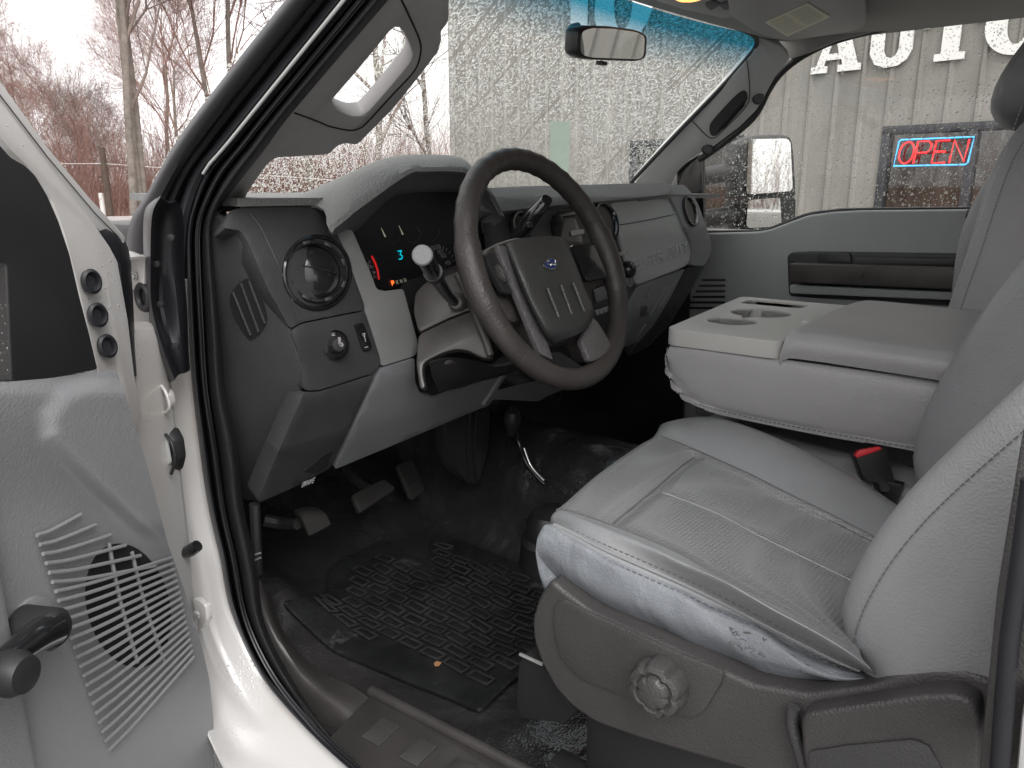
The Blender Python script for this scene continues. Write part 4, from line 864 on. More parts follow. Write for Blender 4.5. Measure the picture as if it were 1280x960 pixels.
for t, q in ((.55, r3), (.28, r5)):
    path = [(r4[k]*(1-t)+q[k]*t)+offv*1.1 for k in range(30, 129)]
    dashes('stitching', path, 4, 3, .0006, 'stitch', cu)
tube('seam', [r+V((0, 0, .0006)) for r in surfline(cush, 6, .26, .99, 0, V((0, 0, 0)))], .0012, 'stitch', cu, seg=6)
tube('seam', [r+V((0, 0, .0004)) for r in surfline(cush, 10, .26, .99, 0, V((0, 0, 0)))], .0010, 'stitch', cu, seg=6)
q7 = int(.415*129)
tube('seam', [spline(cush[i], 130)[q7]+V((0, 0, -.0088)) for i in range(6, 11)], .0011, 'stitch', cu, seg=6, smooth=20)
r8 = spline(cush[8], 130)
tube('seam', [r8[k]+V((0, 0, -.0022)) for k in range(57, 128)], .0008, 'leather_far', cu, seg=6)
# cracked patch low on the side bolster
random.seed(12); cr_ = []
sidep = lambda i, j: (spline(cush[2], 130)[int(j*129)]*(1-i)+r3[int(j*129)]*i)
pre2 = spline(cush[2], 130)
for k in range(26):
    j = .70+random.random()*.17; i = .15+random.random()*.75
    pts = []
    for s in range(7):
        a = int(min(.985, j)*129); p = pre2[a]*(1-i)+r3[a]*i; pts.append(p+offv*1.5); j += random.uniform(-.006, .010); i = max(0, min(1, i+random.uniform(-.18, .12)))
    cr_.append(spline(pts, 16))
multitube('cracks', cr_, .00045, 'crack', cu, 4)
br = backrest(.09, .60, .97, seat); br['label'] = 'grey leather driver backrest with stitched side bolster'
bp2 = []
def brow(u, d, j, zb=.31, zt=.97):
    return None
# stitched seam along the front edge of the near bolster
headrest(.22, .47, 1.06, seat)
# seat base shield
SX = .085
shd = sheet('seat_side_shield', [(688, 724), (672, 748), (664, 775), (666, 800), (676, 830), (694, 862), (716, 886), (745, 905), (800, 925), (900, 955), (1000, 985), (1260, 1010), (1262, 868), (1238, 850), (1205, 838), (1160, 836), (1120, 845), (1090, 856), (1010, 868), (940, 856), (850, 815), (740, 766), (700, 736)], dict(X=SX), 'shield', seat, thick=.05, bevel=.012, r=8, seg=4)
sheet('shield_panel', [(690, 760), (700, 748), (740, 768), (850, 818), (906, 840), (900, 858), (880, 890), (868, 898), (850, 897), (780, 872), (725, 850), (700, 825), (692, 795)], dict(X=SX-.004), 'shield', shd, thick=.006, bevel=.003, r=8)
sheet('recliner_lever', [(1000, 898), (1010, 892), (1060, 884), (1150, 870), (1195, 868), (1222, 880), (1226, 900), (1224, 985), (1010, 985), (1002, 940)], dict(X=SX-.022), 'shield', shd, thick=.026, bevel=.010, r=12, seg=4)
sheet('lever_pocket', [(1010, 940), (1060, 932), (1140, 925), (1160, 932), (1190, 985), (1015, 985)], dict(X=SX-.0245), 'dark', shd, thick=.002, bevel=.001, r=6)
tube('lever_gap', [U(x, y, X=SX-.008) for x, y in [(992, 884), (990, 905), (1000, 940), (1012, 985)]], .006, 'dark', shd, smooth=12)
kc = U(826, 855, X=SX-.010)
kn = lathe('lumbar_knob', [(.0295, -.004), (.0295, .012), (.027, .018), (.022, .020), (.018, .018), (.0165, .022), (.013, .024), (0, .0245)], kc, (-1, -.05, .05), 'shield', shd, seg=60, mod=lambda a: 1-.13*max(0, math.cos(6*a))**3)
bx('seat_pedestal', .13, .56, -.05, .43, .0, .20, 'black', seat, .02)
trk = bx('seat_track', .115, .15, .0, .47, .0, .05, 'black', seat, .004)
sheet('track_bracket', [(653, 820), (660, 815), (676, 830), (720, 890), (705, 905), (650, 898), (645, 880), (648, 830)], dict(X=.12), 'void', seat, thick=.03, bevel=.003, r=3)
boxes('track_edge', [(U(664, 824, X=.118), (.002, 0, 0), (0, .018, 0), (0, 0, .0015))], 'steel', seat, .0006)

# passenger seat
seat2 = sub_seat((1.25, .2, 0), 'grey leather passenger seat beyond the centre console')
def simple_cushion(x0, x1, y0, y1, z, parent):
    rows = []
    for u, dz in ((0, -.14), (0, -.04), (.03, -.005), (.12, .008), (.2, -.006), (.5, -.010), (.8, -.006), (.88, .008), (.97, -.005), (1, -.04), (1, -.14)):
        rows.append([V((x0+(x1-x0)*u, y, z+dz+e)) for y, e in ((y1-.01, -.13), (y1, -.07), (y1-.01, -.025), (y1-.05, .0), (y1-.15, 0), ((y0+y1)/2, -.008), (y0, -.015))])
    return loft('cushion', rows, ['leather', 'insert'], parent, n=40, k=4, thick=0, mi=lambda i, j: 1 if 4.05 < i < 5.95 and j > .3 else 0)
simple_cushion(1.08, 1.53, .05, .56, .375, seat2)

lean0 = lean
def lean(x, z, d):
    y = .19-.19*(z-.50); return V((x, y+d*.97, z+d*.2))
backrest(1.06, 1.53, .90, seat2, m=('leather_far', 'insert'))
headrest(1.11, 1.43, .965, seat2, .09)
dashes('stitching', [lean(1.03+.035, z, .052) for z in (.40, .5, .6, .7, .8, .88)], 4, 3, .0008, 'stitchl', seat2)
bx('seat_pedestal', 1.06, 1.48, -.05, .43, 0, .22, 'black', seat2, .02)
# middle seat, with its backrest folded down as console
seat3 = sub_seat((.8, .2, 0), 'grey middle jump seat folded down as armrest console with cup holders')
simple_cushion(.60, 1.07, .05, .585, .355, seat3)
bx('seat_pedestal', .64, .96, -.05, .43, .0, .23, 'black', seat3, .02)
# console box: near side, underside, far side by lofting cross sections along its length
def csec(y, zt, zb, x0=.605, x1=1.055, r=.02):
    pts = [(x0+r, zt), (x0, zt-r*.6), (x0-.003, (zt+zb)/2), (x0+.001, zb+.018), (x0+.008, zb+.004), (x0+.024, zb), (x1-r*1.5, zb), (x1, zb+r), (x1, zt-r), (x1-r, zt)]
    return [V((a, y+(a-x0)/(x1-x0)*.05*max(0, (y-.4)/.18), b)) for a, b in pts]
def zt_(y): return .507+.0*(y-.2)
ys = [(.577, .49, .475), (.575, .5, .45), (.562, .503, .425), (.54, .505, .408), (.50, .505, .397), (.40, .503, .392), (.25, .5, .392), (.10, .495, .395), (.0, .49, .40)]
cb = loft('console_body', [csec(*q) for q in ys], 'leather_far', seat3, n=150, k=4, thick=0, label='grey leather sided folded console')
tray_z = .525
tray_o = [(.60, .10), (.60, .575), (.625, .600), (.96, .600), (.985, .575), (.985, .36), (.60, .36)]
# tray outline in plan with cup holders and coin slot cut out (plan coordinates)
def plan_plate(name, outer, holes, z, m, parent, thick, bevel, label=None):
    polys = [[V((*p, 0)) for p in outer]]+[[V((*p, 0)) for p in h] for h in holes]
    flat = [p for q in polys for p in q]; tris = geometry.tessellate_polygon(polys)
    bm = bmesh.new(); bv = [bm.verts.new((p.x, p.y, z)) for p in flat]
    for t in tris:
        try: bm.faces.new([bv[i] for i in t])
        except Exception: pass
    bm.normal_update()
    for f in bm.faces:
        if f.normal.z < 0: f.normal_flip()
    me = bpy.data.meshes.new(name); bm.to_mesh(me); bm.free(); return mods(link(name, me, m, parent, label), solid=thick, bevel=bevel, ang=50, seg=4)
def circ(cx, cy, r, n=32, sy=1): return [(cx+r*math.cos(2*math.pi*k/n), cy+r*sy*math.sin(2*math.pi*k/n)) for k in range(n)]
def rc(a, b, c, d, r=.012): return [(p.x, p.y) for p in rounded([(a, b), (c, b), (c, d), (a, d)], r, 4)]
c1 = U(915, 401, Z=tray_z); c2 = U(951, 391, Z=tray_z); c3 = U(962, 379, Z=tray_z)
hA, hB = (c1.x, c1.y), (c2.x, c2.y)
def fig8():
    ra, rb = .043, .055; dx, dy = hB[0]-hA[0], hB[1]-hA[1]; D_ = math.hypot(dx, dy); ph = math.atan2(dy, dx)
    al = math.acos(max(-1, min(1, (D_*D_+ra*ra-rb*rb)/(2*D_*ra)))); be = math.acos(max(-1, min(1, (D_*D_+rb*rb-ra*ra)/(2*D_*rb)))); o = []
    for k in range(25): t = ph+al+(2*math.pi-2*al)*k/24; o.append((hA[0]+ra*math.cos(t), hA[1]+ra*math.sin(t)))
    for k in range(1, 25): t = ph+math.pi+be+(2*math.pi-2*be)*k/25; o.append((hB[0]+rb*math.cos(t), hB[1]+rb*math.sin(t)))
    return o
outer = [(p.x, p.y) for p in rounded([(.602, .385), (.602, .580), (1.065, .635), (1.065, .385)], .022, 5)]
f8 = fig8(); slot = rc(.965, .475, 1.030, .600)
tray = plan_plate('cup_holder_tray', outer, [f8, slot], tray_z, 'console', seat3, .028, .006, 'beige grey plastic tray with two cup holders')
def well(name, loop, z0, z1, m, parent):
    n = len(loop); vs = [(x, y, z0) for x, y in loop]+[(x, y, z1) for x, y in loop]; fs = [(i, (i+1) % n, n+(i+1) % n, n+i) for i in range(n)]+[tuple(range(n, 2*n))]
    return mesh(name, vs, fs, m, parent, solid=0)
well('cup_holder', f8, tray_z-.004, tray_z-.075, 'console', tray); well('coin_slot', slot, tray_z-.004, tray_z-.05, 'console', tray)
# cut the body top under the tray by stopping it: lid
lidrows = []
for x, dz in ((.603, -.030), (.600, -.012), (.606, .002), (.625, .012), (.70, .016), (.80, .018), (.90, .016), (.965, .010), (.985, -.004), (.988, -.028)):
    x = .6+(x-.6)*1.21
    lidrows.append([V((x+.001*math.sin(y*30), y, .528+dz+e)) for y, e in ((.384, -.012), (.382, -.004), (.372, .003), (.33, .004), (.25, .002), (.15, .0), (.05, -.002), (-.02, -.006))])
lid = loft('console_lid', lidrows, 'leather_far', seat3, n=40, k=4, thick=0, label='padded grey leather console lid')
boxes('lid_latch', [((.79, .397, .530), (.03, 0, 0), (0, .012, 0), (0, 0, .006))], 'console', seat3, .004)
boxes('lid_gap', [((.832, .16, .503), (.223, 0, 0), (0, .22, 0), (0, 0, .006))], 'void', seat3, .001)
dashes('stitching', [V((.6015, y, z)) for y, z in ((.578, .480), (.573, .455), (.560, .425), (.54, .411), (.51, .403))], 4, 3, .0007, 'stitchl', cb)
dashes('stitching', [V((.603, y, z)) for y, z in ((.52, .403), (.40, .396), (.25, .396), (.12, .398), (.0, .404))], 4, 3, .0007, 'stitch', cb)
# buckle
bkp = plane3(U(1068, 567, X=.575), U(1105, 560, X=.60), U(1085, 610, X=.575))
bk = sheet('seat_belt_buckle', [(1069, 569), (1104, 558), (1108, 560), (1119, 600), (1119, 609), (1112, 616), (1100, 615), (1098, 604), (1083, 602), (1079, 597)], dict(pl=bkp), 'black', T, thick=.022, bevel=.003, r=3)
sheet('release_button', [(1070, 569), (1075, 563), (1100, 558), (1103, 562), (1071, 573)], dict(pl=(bkp[0]+(CAM-bkp[0]).normalized()*.002, bkp[1])), 'red', bk, thick=.012, bevel=.0015, r=2)
boxes('buckle_stalk', [(U(1112, 625, X=.60), (.008, 0, 0), (0, .012, 0), (0, -.004, .03))], 'black', bk, .002)

# ================================================================ passenger door
pd = sheet('passenger_door', [(868, 292), (892, 291), (945, 290), (962, 287), (985, 278), (1010, 269), (1040, 265), (1075, 263), (1300, 261), (1300, 520), (868, 520)], dict(X=1.560), 'pdoor', T, thick=.05, bevel=.010, r=6, seg=4, label='closed passenger door with grey trim and dark armrest')
sheet('armrest_recess', [(984, 320), (990, 315), (1020, 314), (1300, 318), (1300, 385), (1180, 382), (1010, 372), (986, 370)], dict(X=1.556), 'dark', pd, thick=.003, bevel=.001, r=5)
def arm(name, tl, trr, br_, bl_, X, m, th): return sheet(name, [tl, trr, br_, bl_], dict(X=X), m, pd, thick=th, bevel=.008, r=3, seg=4)
arm('armrest', (987, 329), (1300, 337), (1300, 367), (987, 353), 1.50, 'column', .06)
arm('lower_trim', (987, 356), (1300, 370), (1300, 380), (987, 367), 1.52, 'pdoor', .04)
sheet('window_switch', [(1022, 315), (1062, 316), (1064, 329), (1021, 328)], dict(X=1.548), 'dark', pd, thick=.01, bevel=.002, r=3)
sheet('grab_lip', [(1066, 325), (1072, 321), (1300, 325), (1300, 334), (1066, 331)], dict(X=1.53), 'dark', pd, thick=.03, bevel=.004, r=3)
boxes('lock_knob', [(U(1214, 268, X=1.552), (.006, 0, 0), (0, .010, 0), (0, 0, .011))], 'gloss', pd, .002)
for k in range(6):
    tube('kick_slot', [U(878-k*4, 350+k*7, X=1.555), U(906, 350+k*7, X=1.555)], .0035, 'void' if k > 2 else 'dark', pd, seg=6)
sheet('sail_cover', [(846, 214), (858, 203), (872, 194), (878, 192), (880, 291), (860, 300), (846, 260)], dict(X=1.568), 'gloss', pd, thick=.02, bevel=.003, r=2)
sheet('window_glass', [(850, 300), (850, 150), (930, 100), (1000, 60), (1100, 25), (1300, 0), (1300, 290)], dict(X=1.585), 'sideglass', pd, thick=0, bevel=0, r=0)
tube('window_frame', [U(x, y, X=1.572) for x, y in [(874, 200), (905, 178), (942, 146), (960, 113), (974, 93), (992, 77), (1015, 63), (1045, 50), (1095, 37), (1160, 25), (1300, 6)]], .010, 'black', pd, smooth=50)
tube('window_frame', [U(x, y, X=1.59) for x, y in [(878, 291), (945, 290), (962, 287), (985, 278), (1010, 269), (1040, 265), (1075, 263), (1300, 261)]], .007, 'black', pd, smooth=40)
bx('door_skin', 1.60, 1.66, -.95, 1.15, -.35, .64, 'white', pd, .03)
bx('door_pillar', 1.50, 1.64, -.95, -.10, .6, 1.14, 'pillar', T, .02)
loft('cant_rail', [[(1.52, y, 1.134) for y in (.62, .3, -.1, -.9)], [(1.56, y, 1.133) for y in (.62, .3, -.1, -.9)], [(1.60, y, 1.133) for y in (.62, .3, -.1, -.9)], [(1.63, y, 1.17) for y in (.62, .3, -.1, -.9)]], 'headliner', T, n=10, k=3, thick=.01)
# towing mirror outside
mn = V((-.537, -.843, 0)); mc = U(957, 230, D=2.42); mpl = lambda o: (mc+mn*o, mn)
tm = sheet('side_mirror', [(919, 200), (925, 178), (940, 170), (955, 168), (984, 168), (991, 172), (994, 190), (997, 250), (996, 280), (988, 287), (930, 290), (922, 284)], dict(pl=mpl(0)), 'black', T, thick=.07, bevel=.014, r=6, seg=4)
sheet('mirror_glass', [(936, 178), (940, 174), (983, 173), (988, 177), (991, 236), (987, 239), (936, 243), (933, 240)], dict(pl=(U(960, 207, pl=mpl(.008)), (mn+V((0, 0, .025))).normalized())), 'mirror', tm, thick=.003, bevel=0, r=3)
sheet('mirror_glass', [(935, 250), (975, 247), (977, 280), (972, 283), (936, 285), (933, 282)], dict(pl=(U(955, 266, pl=mpl(.008)), (mn+V((0, 0, .0))).normalized())), 'mirror', tm, thick=.003, bevel=0, r=3)
for a, b in (((870, 222), (925, 213)), ((872, 275), (925, 268))):
    tube('mirror_arm', [U(*a, X=1.66), U(*b, pl=mpl(-.04))], .028, 'black', tm, seg=12)

# ================================================================ open driver door
dd = V((-.883, -.469, 0)); dn = V((.469, -.883, 0)); db = V((-.08, .88, 0))
def DP(o): return dict(pl=(db+dn*o, dn))
BUL = [(142, 455), (78, 490), (56, 518), (58, 548), (118, 612), (185, 678), (222, 706), (330, 700), (330, 430)]
def sdist(p, poly):
    d = 1e9
    for a, b in zip(poly, poly[1:]+poly[:1]):
        ax_, ay_, bx_, by_ = *a, *b; t = max(0, min(1, ((p[0]-ax_)*(bx_-ax_)+(p[1]-ay_)*(by_-ay_))/((bx_-ax_)**2+(by_-ay_)**2)))
        d = min(d, math.hypot(p[0]-ax_-t*(bx_-ax_), p[1]-ay_-t*(by_-ay_)))
    return d if inside(p, poly) else -d
def DPo(x, y):
    a, b = sstep(-12, 20, sdist((x, y), BUL)), .75*sstep(650, 500, y)
    o = .024*(1-(1-a)*(1-b))*(1-.35*sstep(496, 470, y))
    return o*sstep(706, 650, y)
door = sheet('driver_door', [(-60, 485), (0, 478), (60, 473), (122, 464), (145, 462), (153, 482), (165, 520), (186, 590), (210, 680), (232, 742), (252, 806), (262, 850), (267, 900), (266, 1000), (-60, 1000)], lambda x, y: U(x, y, **DP(DPo(x, y))), 'paneldoor', T, thick=.03, grid=5, bevel=.006, r=8, seg=3, label='open driver door with grey plastic inner panel, speaker grille and window crank')
sp = sheet('speaker', ell(161, 757, 51, 79, -14, 40), DP(.0015), 'void', door, thick=.002, bevel=0, r=0)
for k in (0, 1): 
    a = [(136, 678), (150, 750), (172, 828)] if k == 0 else [(165, 690), (180, 752), (205, 826)]
    tube('speaker_web', [U(*p, **DP(.003)) for p in spline([V((*q, 0)) for q in a], 8) for p in [(p.x, p.y)]] if False else [U(q.x, q.y, **DP(.003)) for q in spline([V((*q, 0)) for q in a], 10)], .0022, 'paneldoor', door, seg=6)
grl = []
for k in range(24):
    t = k/23
    x0, y0 = 46+(136-46)*t, 669+(938-669)*t
    if t < .22: xr, yr = 101+94*t/.22, 643+65*t/.22
    else: xr, yr = 213+29*(t-.22)/.78, 690+131*(t-.22)/.78
    sl__ = (yr-y0)/(xr-x0)
    grl.append([U(x0, y0, **DP(.0055)), U(x0+(xr-x0)*.33, y0+(yr-y0)*.33+2.5, **DP(.0055)), U(xr, yr, **DP(.0055))])
multitube('speaker_grille', [spline(g, 10) for g in grl], .0021, 'paneldoor', door, 8)
wc_ = U(62, 786, **DP(.012))
lathe('crank_base', [(.030, -.012), (.028, -.005), (.022, -.003), (0, -.003)], U(48, 785, **DP(.008)), dn, 'paneldoor', door, seg=30)
wcr = tube('window_crank', [U(64, 786, **DP(.035)), U(40, 800, **DP(.040)), U(0, 832, **DP(.045)), U(-10, 850, **DP(.045))], [.016, .013, .012, .014], 'gloss', door, smooth=18, seg=16)
lathe('crank_hub', [(.019, -.03), (.019, .004), (.015, .009), (0, .010)], U(64, 786, **DP(.035)), dn, 'black', wcr, seg=24)
lathe('crank_knob', [(.010, -.02), (.018, .0), (.019, .012), (.015, .022), (0, .025)], U(4, 840, **DP(.050)), dn, 'black', wcr, seg=24)
# black sail, white frame, shut face with grommets
sheet('mirror_sail_cover', [(-60, 160), (0, 180), (14, 196), (32, 206), (45, 219), (60, 244), (74, 276), (88, 318), (100, 370), (112, 415), (123, 462), (60, 474), (14, 478), (8, 330), (-60, 300)], DP(.012), 'black', door, thick=.03, bevel=.008, r=4, seg=4)
sheet('mirror_sail_inner', [(-60, 250), (0, 262), (8, 330), (13, 477), (-60, 484)], DP(.010), 'sideglass', door, thick=0, bevel=0, r=0)
fr = sheet('window_frame', [(-60, 90), (0, 170), (14, 188), (32, 205), (50, 226), (66, 250), (80, 288), (95, 345), (108, 400), (125, 470), (150, 485), (168, 540), (178, 520), (168, 470), (160, 400), (151, 349), (147, 327), (137, 308), (125, 291), (118, 280), (60, 205), (0, 125), (-60, 50)], DP(-.022), 'white', door, thick=.02, bevel=.004, r=4, label='white painted door frame')
sheet('outer_frame', [(-60, 20), (0, 101), (60, 185), (110, 245), (152, 291), (157, 298), (155, 305), (140, 297), (120, 284), (60, 207), (0, 127), (-60, 52)], DP(-.035), 'white', door, thick=.02, bevel=.006, r=3)
tube('frame_groove', [U(x, y, **DP(-.033)) for x, y in [(-60, 45), (0, 119), (60, 197), (120, 268), (148, 296)]], .0006, 'dark', fr, seg=6)
for x, y in ((112, 352), (120, 394), (132, 433)):
    gm = lathe('grommet', [(.010, .001), (.0105, .005), (.008, .007), (.006, .004), (.0055, .001), (0, .0)], U(x, y, **DP(-.018)), (CAM-U(x, y, **DP(0))).normalized()+V((.5, 0, 0)), 'rubber', door, seg=26, sx=1, sy=1.25)
loft('door_weatherstrip', [([(122, 290), (137, 306), (149, 326), (152, 350), (156, 385), (162, 430), (168, 470)], DP(-.024)), ([(132, 286), (149, 297), (158, 320), (161, 350), (163, 385), (167, 430), (170, 470)], DP(-.034)), ([(140, 287), (155, 299), (163, 322), (165, 352), (167, 385), (169, 430), (172, 470)], DP(-.055))], 'rubber', door, n=30, k=3, thick=.003)
bx('door_skin', -.001, .001, -.001, .001, .5, .502, 'white', door, 0)
ds = bpy.data.objects['door_skin.001'] if 'door_skin.001' in bpy.data.objects else None
boxes('rear_trim_panel', [(db+dn*.002+dd*.69+V((0, 0, .235)), dd*.375, dn*.012, V((0, 0, .345)))], 'paneldoor', door, .01)
boxes('armrest', [(db+dn*.035+dd*.72+V((0, 0, .40)), dd*.28, dn*.030, V((0, 0, .035)))], 'paneldoor', door, .015)
boxes('window_frame', [(db-dn*.03+dd*1.04+V((0, 0, .83)), dd*.03, dn*.012, V((0, 0, .27))), (db-dn*.03+dd*.80+V((0, 0, 1.09)), dd*.22, dn*.012, V((0, 0, .02)))], 'white', door, .006)
# real outer skin of the open door, behind its inner panel
ob = boxes('door_outer_panel', [(db-dn*.075+dd*.40+V((0, 0, .13)), dd*.44, dn*.030, V((0, 0, .46)))], 'white', door, .02)
if ds: bpy.data.objects.remove(ds)

# hinge pillar hardware
def pil(x, y, X=-.075): return U(x, y, X=X)
hp = sheet('hinge_plate', [(158, 322), (172, 318), (181, 322), (180, 356), (172, 361), (158, 364)], dict(X=-.085), 'white', T, thick=.006, bevel=.002, r=2)
lathe('bolt', [(.006, 0), (.006, .004), (.004, .005), (.003, .009), (0, .010)], pil(167, 345, -.088), (-.6, -.8, 0), 'steel', hp, seg=8)
hb = sheet('door_hinge', [(165, 478), (178, 470), (200, 480), (211, 492), (213, 506), (208, 516), (182, 524), (172, 523), (168, 500)], dict(X=-.085), 'white', T, thick=.008, bevel=.002, r=4)
tube('hinge_edge', [U(x, y, X=-.095) for x, y in [(174, 478), (198, 480), (207, 490), (212, 507), (208, 515), (184, 522)]], .0022, 'white', hb, smooth=20)
lathe('hinge_bolt', [(.008, 0), (.008, .004), (.005, .006), (.004, .016), (0, .017)], pil(194, 499, -.088), (-.8, -.6, 0), 'chrome', hb, seg=10)
tube('drain_grommet', [U(x, y, X=-.082) for x, y in ell(180, 371, 7, 15, -10, 24)], .005, 'rubber', body, closed=True)
sheet('grommet_centre', ell(180, 371, 7, 14, -10, 20), dict(X=-.080), 'void', body, thick=.002, bevel=0, r=0)
fs1 = loft('fender_shield', [([(192, 250), (180, 268), (180, 330), (186, 390), (190, 430), (212, 478)], dict(X=-.080)), ([(200, 247), (190, 270), (188, 330), (190, 385), (205, 440), (218, 474)], dict(X=-.095)), ([(212, 254), (202, 275), (200, 330), (200, 385), (215, 440), (224, 468)], dict(X=-.070)), ([(221, 252), (218, 275), (217, 330), (222, 385), (228, 440), (232, 466)], dict(X=-.055)), ([(228, 262), (230, 285), (230, 330), (234, 385), (236, 440), (238, 462)], dict(X=-.035))], 'rubber', T, n=40, k=4, thick=.003)
for x, y in ((215, 297), (197, 330), (202, 380), (220, 433)): lathe('fastener', [(.0045, 0), (.004, .004), (0, .005)], U(x, y, X=-.083), (-.8, -.6, 0), 'black', fs1, seg=12)
cn = sheet('wiring_connector', [(186, 545), (205, 537), (213, 552), (216, 575), (212, 592), (200, 598), (190, 590)], dict(X=-.095), 'black', T, thick=.02, bevel=.004, r=4)
sheet('connector_clip', [(188, 545), (204, 539), (208, 556), (212, 580), (205, 583), (202, 560), (190, 556)], dict(X=-.10), 'pillar2', cn, thick=.004, bevel=.001, r=3)
tube('connector_bail', [U(x, y, X=-.10) for x, y in [(207, 543), (215, 555), (219, 575), (214, 592)]], .0022, 'black', cn, smooth=16)
dc = tube('door_check', [U(226, 692, X=-.09), U(238, 688, X=-.085), U(247, 682, X=-.08)], [.007, .009, .008], 'gloss', T, smooth=10)
lathe('check_roller', [(0, .009), (.006, .007), (.0085, 0), (.006, -.007), (0, -.009)], U(247, 670, X=-.08), (0, 0, 1), 'gloss', dc, seg=16)
lathe('check_roller', [(0, .007), (.005, .005), (.0065, 0), (.005, -.005), (0, -.007)], U(249, 689, X=-.08), (0, 0, 1), 'gloss', dc, seg=16)
lh = sheet('lower_hinge', [(240, 747), (247, 750), (256, 757), (258, 775), (252, 787), (247, 785)], dict(X=-.09), 'white', T, thick=.01, bevel=.002, r=3)
lathe('hinge_bolt', [(.006, 0), (.005, .003), (0, .004)], U(246, 768, X=-.095), (-.9, -.3, 0), 'steel', lh, seg=12)

# ================================================================ OUTSIDE: building, trees, pole, parked truck
bw = math.radians(5.3); wS = V((math.sin(bw), math.cos(bw), 0)); wN = V((-wS.y, wS.x, 0)); B0 = U(1050, 200, D=9); B0.z = -.85
def BP(s, z, o=0): return B0+wS*s+V((0, 0, z))+wN*o
def sidingmat():
    m, nt, b = nmat('metal_siding'); L = nt.links.new
    co = N(nt, 'ShaderNodeTexCoord').outputs['Object']; mp = N(nt, 'ShaderNodeMapping'); mp.inputs['Scale'].default_value = (3, 3, .35); L(co, mp.inputs[0])
    nz = N(nt, 'ShaderNodeTexNoise', i_Scale=2.0, i_Detail=7.0); L(mp.outputs[0], nz.inputs[0])
    r = N(nt, 'ShaderNodeValToRGB'); r.color_ramp.elements[0].position = .3; r.color_ramp.elements[0].color = (.20, .194, .176, 1); r.color_ramp.elements[1].position = .7; r.color_ramp.elements[1].color = (.265, .256, .235, 1)
    L(nz.outputs[0], r.inputs[0]); L(r.outputs[0], b.inputs['Base Color']); b.inputs['Roughness'].default_value = .5; return m
M['siding'] = sidingmat()
M['trimd'] = mat('dark_bronze_frame', (.022, .024, .03), .4)
M['letter'] = mat('white_sign_letter', (.78, .78, .76), .6, None, .03)
m_, nt_, b_w = nmat('shop_window_glass'); b_w.inputs['Base Color'].default_value = (.02, .018, .015, 1); b_w.inputs['Roughness'].default_value = .03; b_w.inputs['Specular IOR Level'].default_value = 1.0; b_w.inputs['Coat Weight'].default_value = 1.0; M['shopglass'] = m_
M['neonr'] = mat('red_neon', (.9, .05, .05), .4, emit=((1, .02, .03), .6)); M['neonb'] = mat('blue_neon', (.1, .5, .9), .4, emit=((.10, .50, 1), .4))
bl = root('metal_building', tuple(BP(0, 0)), 'beige ribbed metal commercial building with white letters and dark window', 'building')
# ribbed wall, with openings for the windows
OPS = [(-3.6, -.45, .05, 2.30), (1.25, 3.0, .9, 2.29)]
prof = []; s = -16.0
while s < 6.75:
    for ds_, o in ((0, 0), (.19, 0), (.21, .03), (.24, .03), (.26, 0)):
        if s+ds_ < 6.75: prof.append((s+ds_, o))
    s += .30
prof.append((6.75, 0))
for a, b, _, _ in OPS: prof += [(a, 0), (b, 0)]
prof.sort(); zl = [0, .05, .9, 2.29, 2.30, 6.2]; vs = []; fs = []
for (q, o) in prof:
    for z in zl: vs.append(BP(q, z, o))
nz_ = len(zl)
for i in range(len(prof)-1):
    for k in range(nz_-1):
        sm = (prof[i][0]+prof[i+1][0])/2; zm = (zl[k]+zl[k+1])/2
        if any(a < sm < b and c < zm < d for a, b, c, d in OPS): continue
        fs.append((i*nz_+k, (i+1)*nz_+k, (i+1)*nz_+k+1, i*nz_+k+1))
mesh('wall', vs, fs, 'siding', bl)
boxes('wall', [(BP(6.70, 3.1, -5.06), wS*.05, wN*5, V((0, 0, 3.1)))], 'siding', bl, .01)
boxes('corner_trim', [(BP(6.76, 3.1, .03), wS*.06, wN*.03, V((0, 0, 3.12)))], 'siding', bl, .005)
boxes('roof', [(BP(-4.7, 6.27, -4.8), wS*11.6, wN*5.1, V((0, 0, .07)))], 'trimd', bl, .01)
def shopwin(a, b, c, d, mull):
    f = boxes('window', [(BP((a+b)/2, d-.045, -.02), wS*(b-a)/2, wN*.05, V((0, 0, .045))), (BP((a+b)/2, c+.04, -.02), wS*(b-a)/2, wN*.05, V((0, 0, .04)))]+[(BP(x, (c+d)/2, -.02), wS*.045, wN*.049, V((0, 0, (d-c)/2-.09))) for x in mull+[a+.045, b-.045]], 'trimd', bl, .004)
    mesh('pane', [BP(a, c, -.05), BP(b, c, -.05), BP(b, d, -.05), BP(a, d, -.05)], [(0, 1, 2, 3)], 'shopglass', f)
    return f
shopwin(-3.6, -.45, .05, 2.30, [-1.37]); shopwin(1.25, 3.0, .9, 2.29, [])
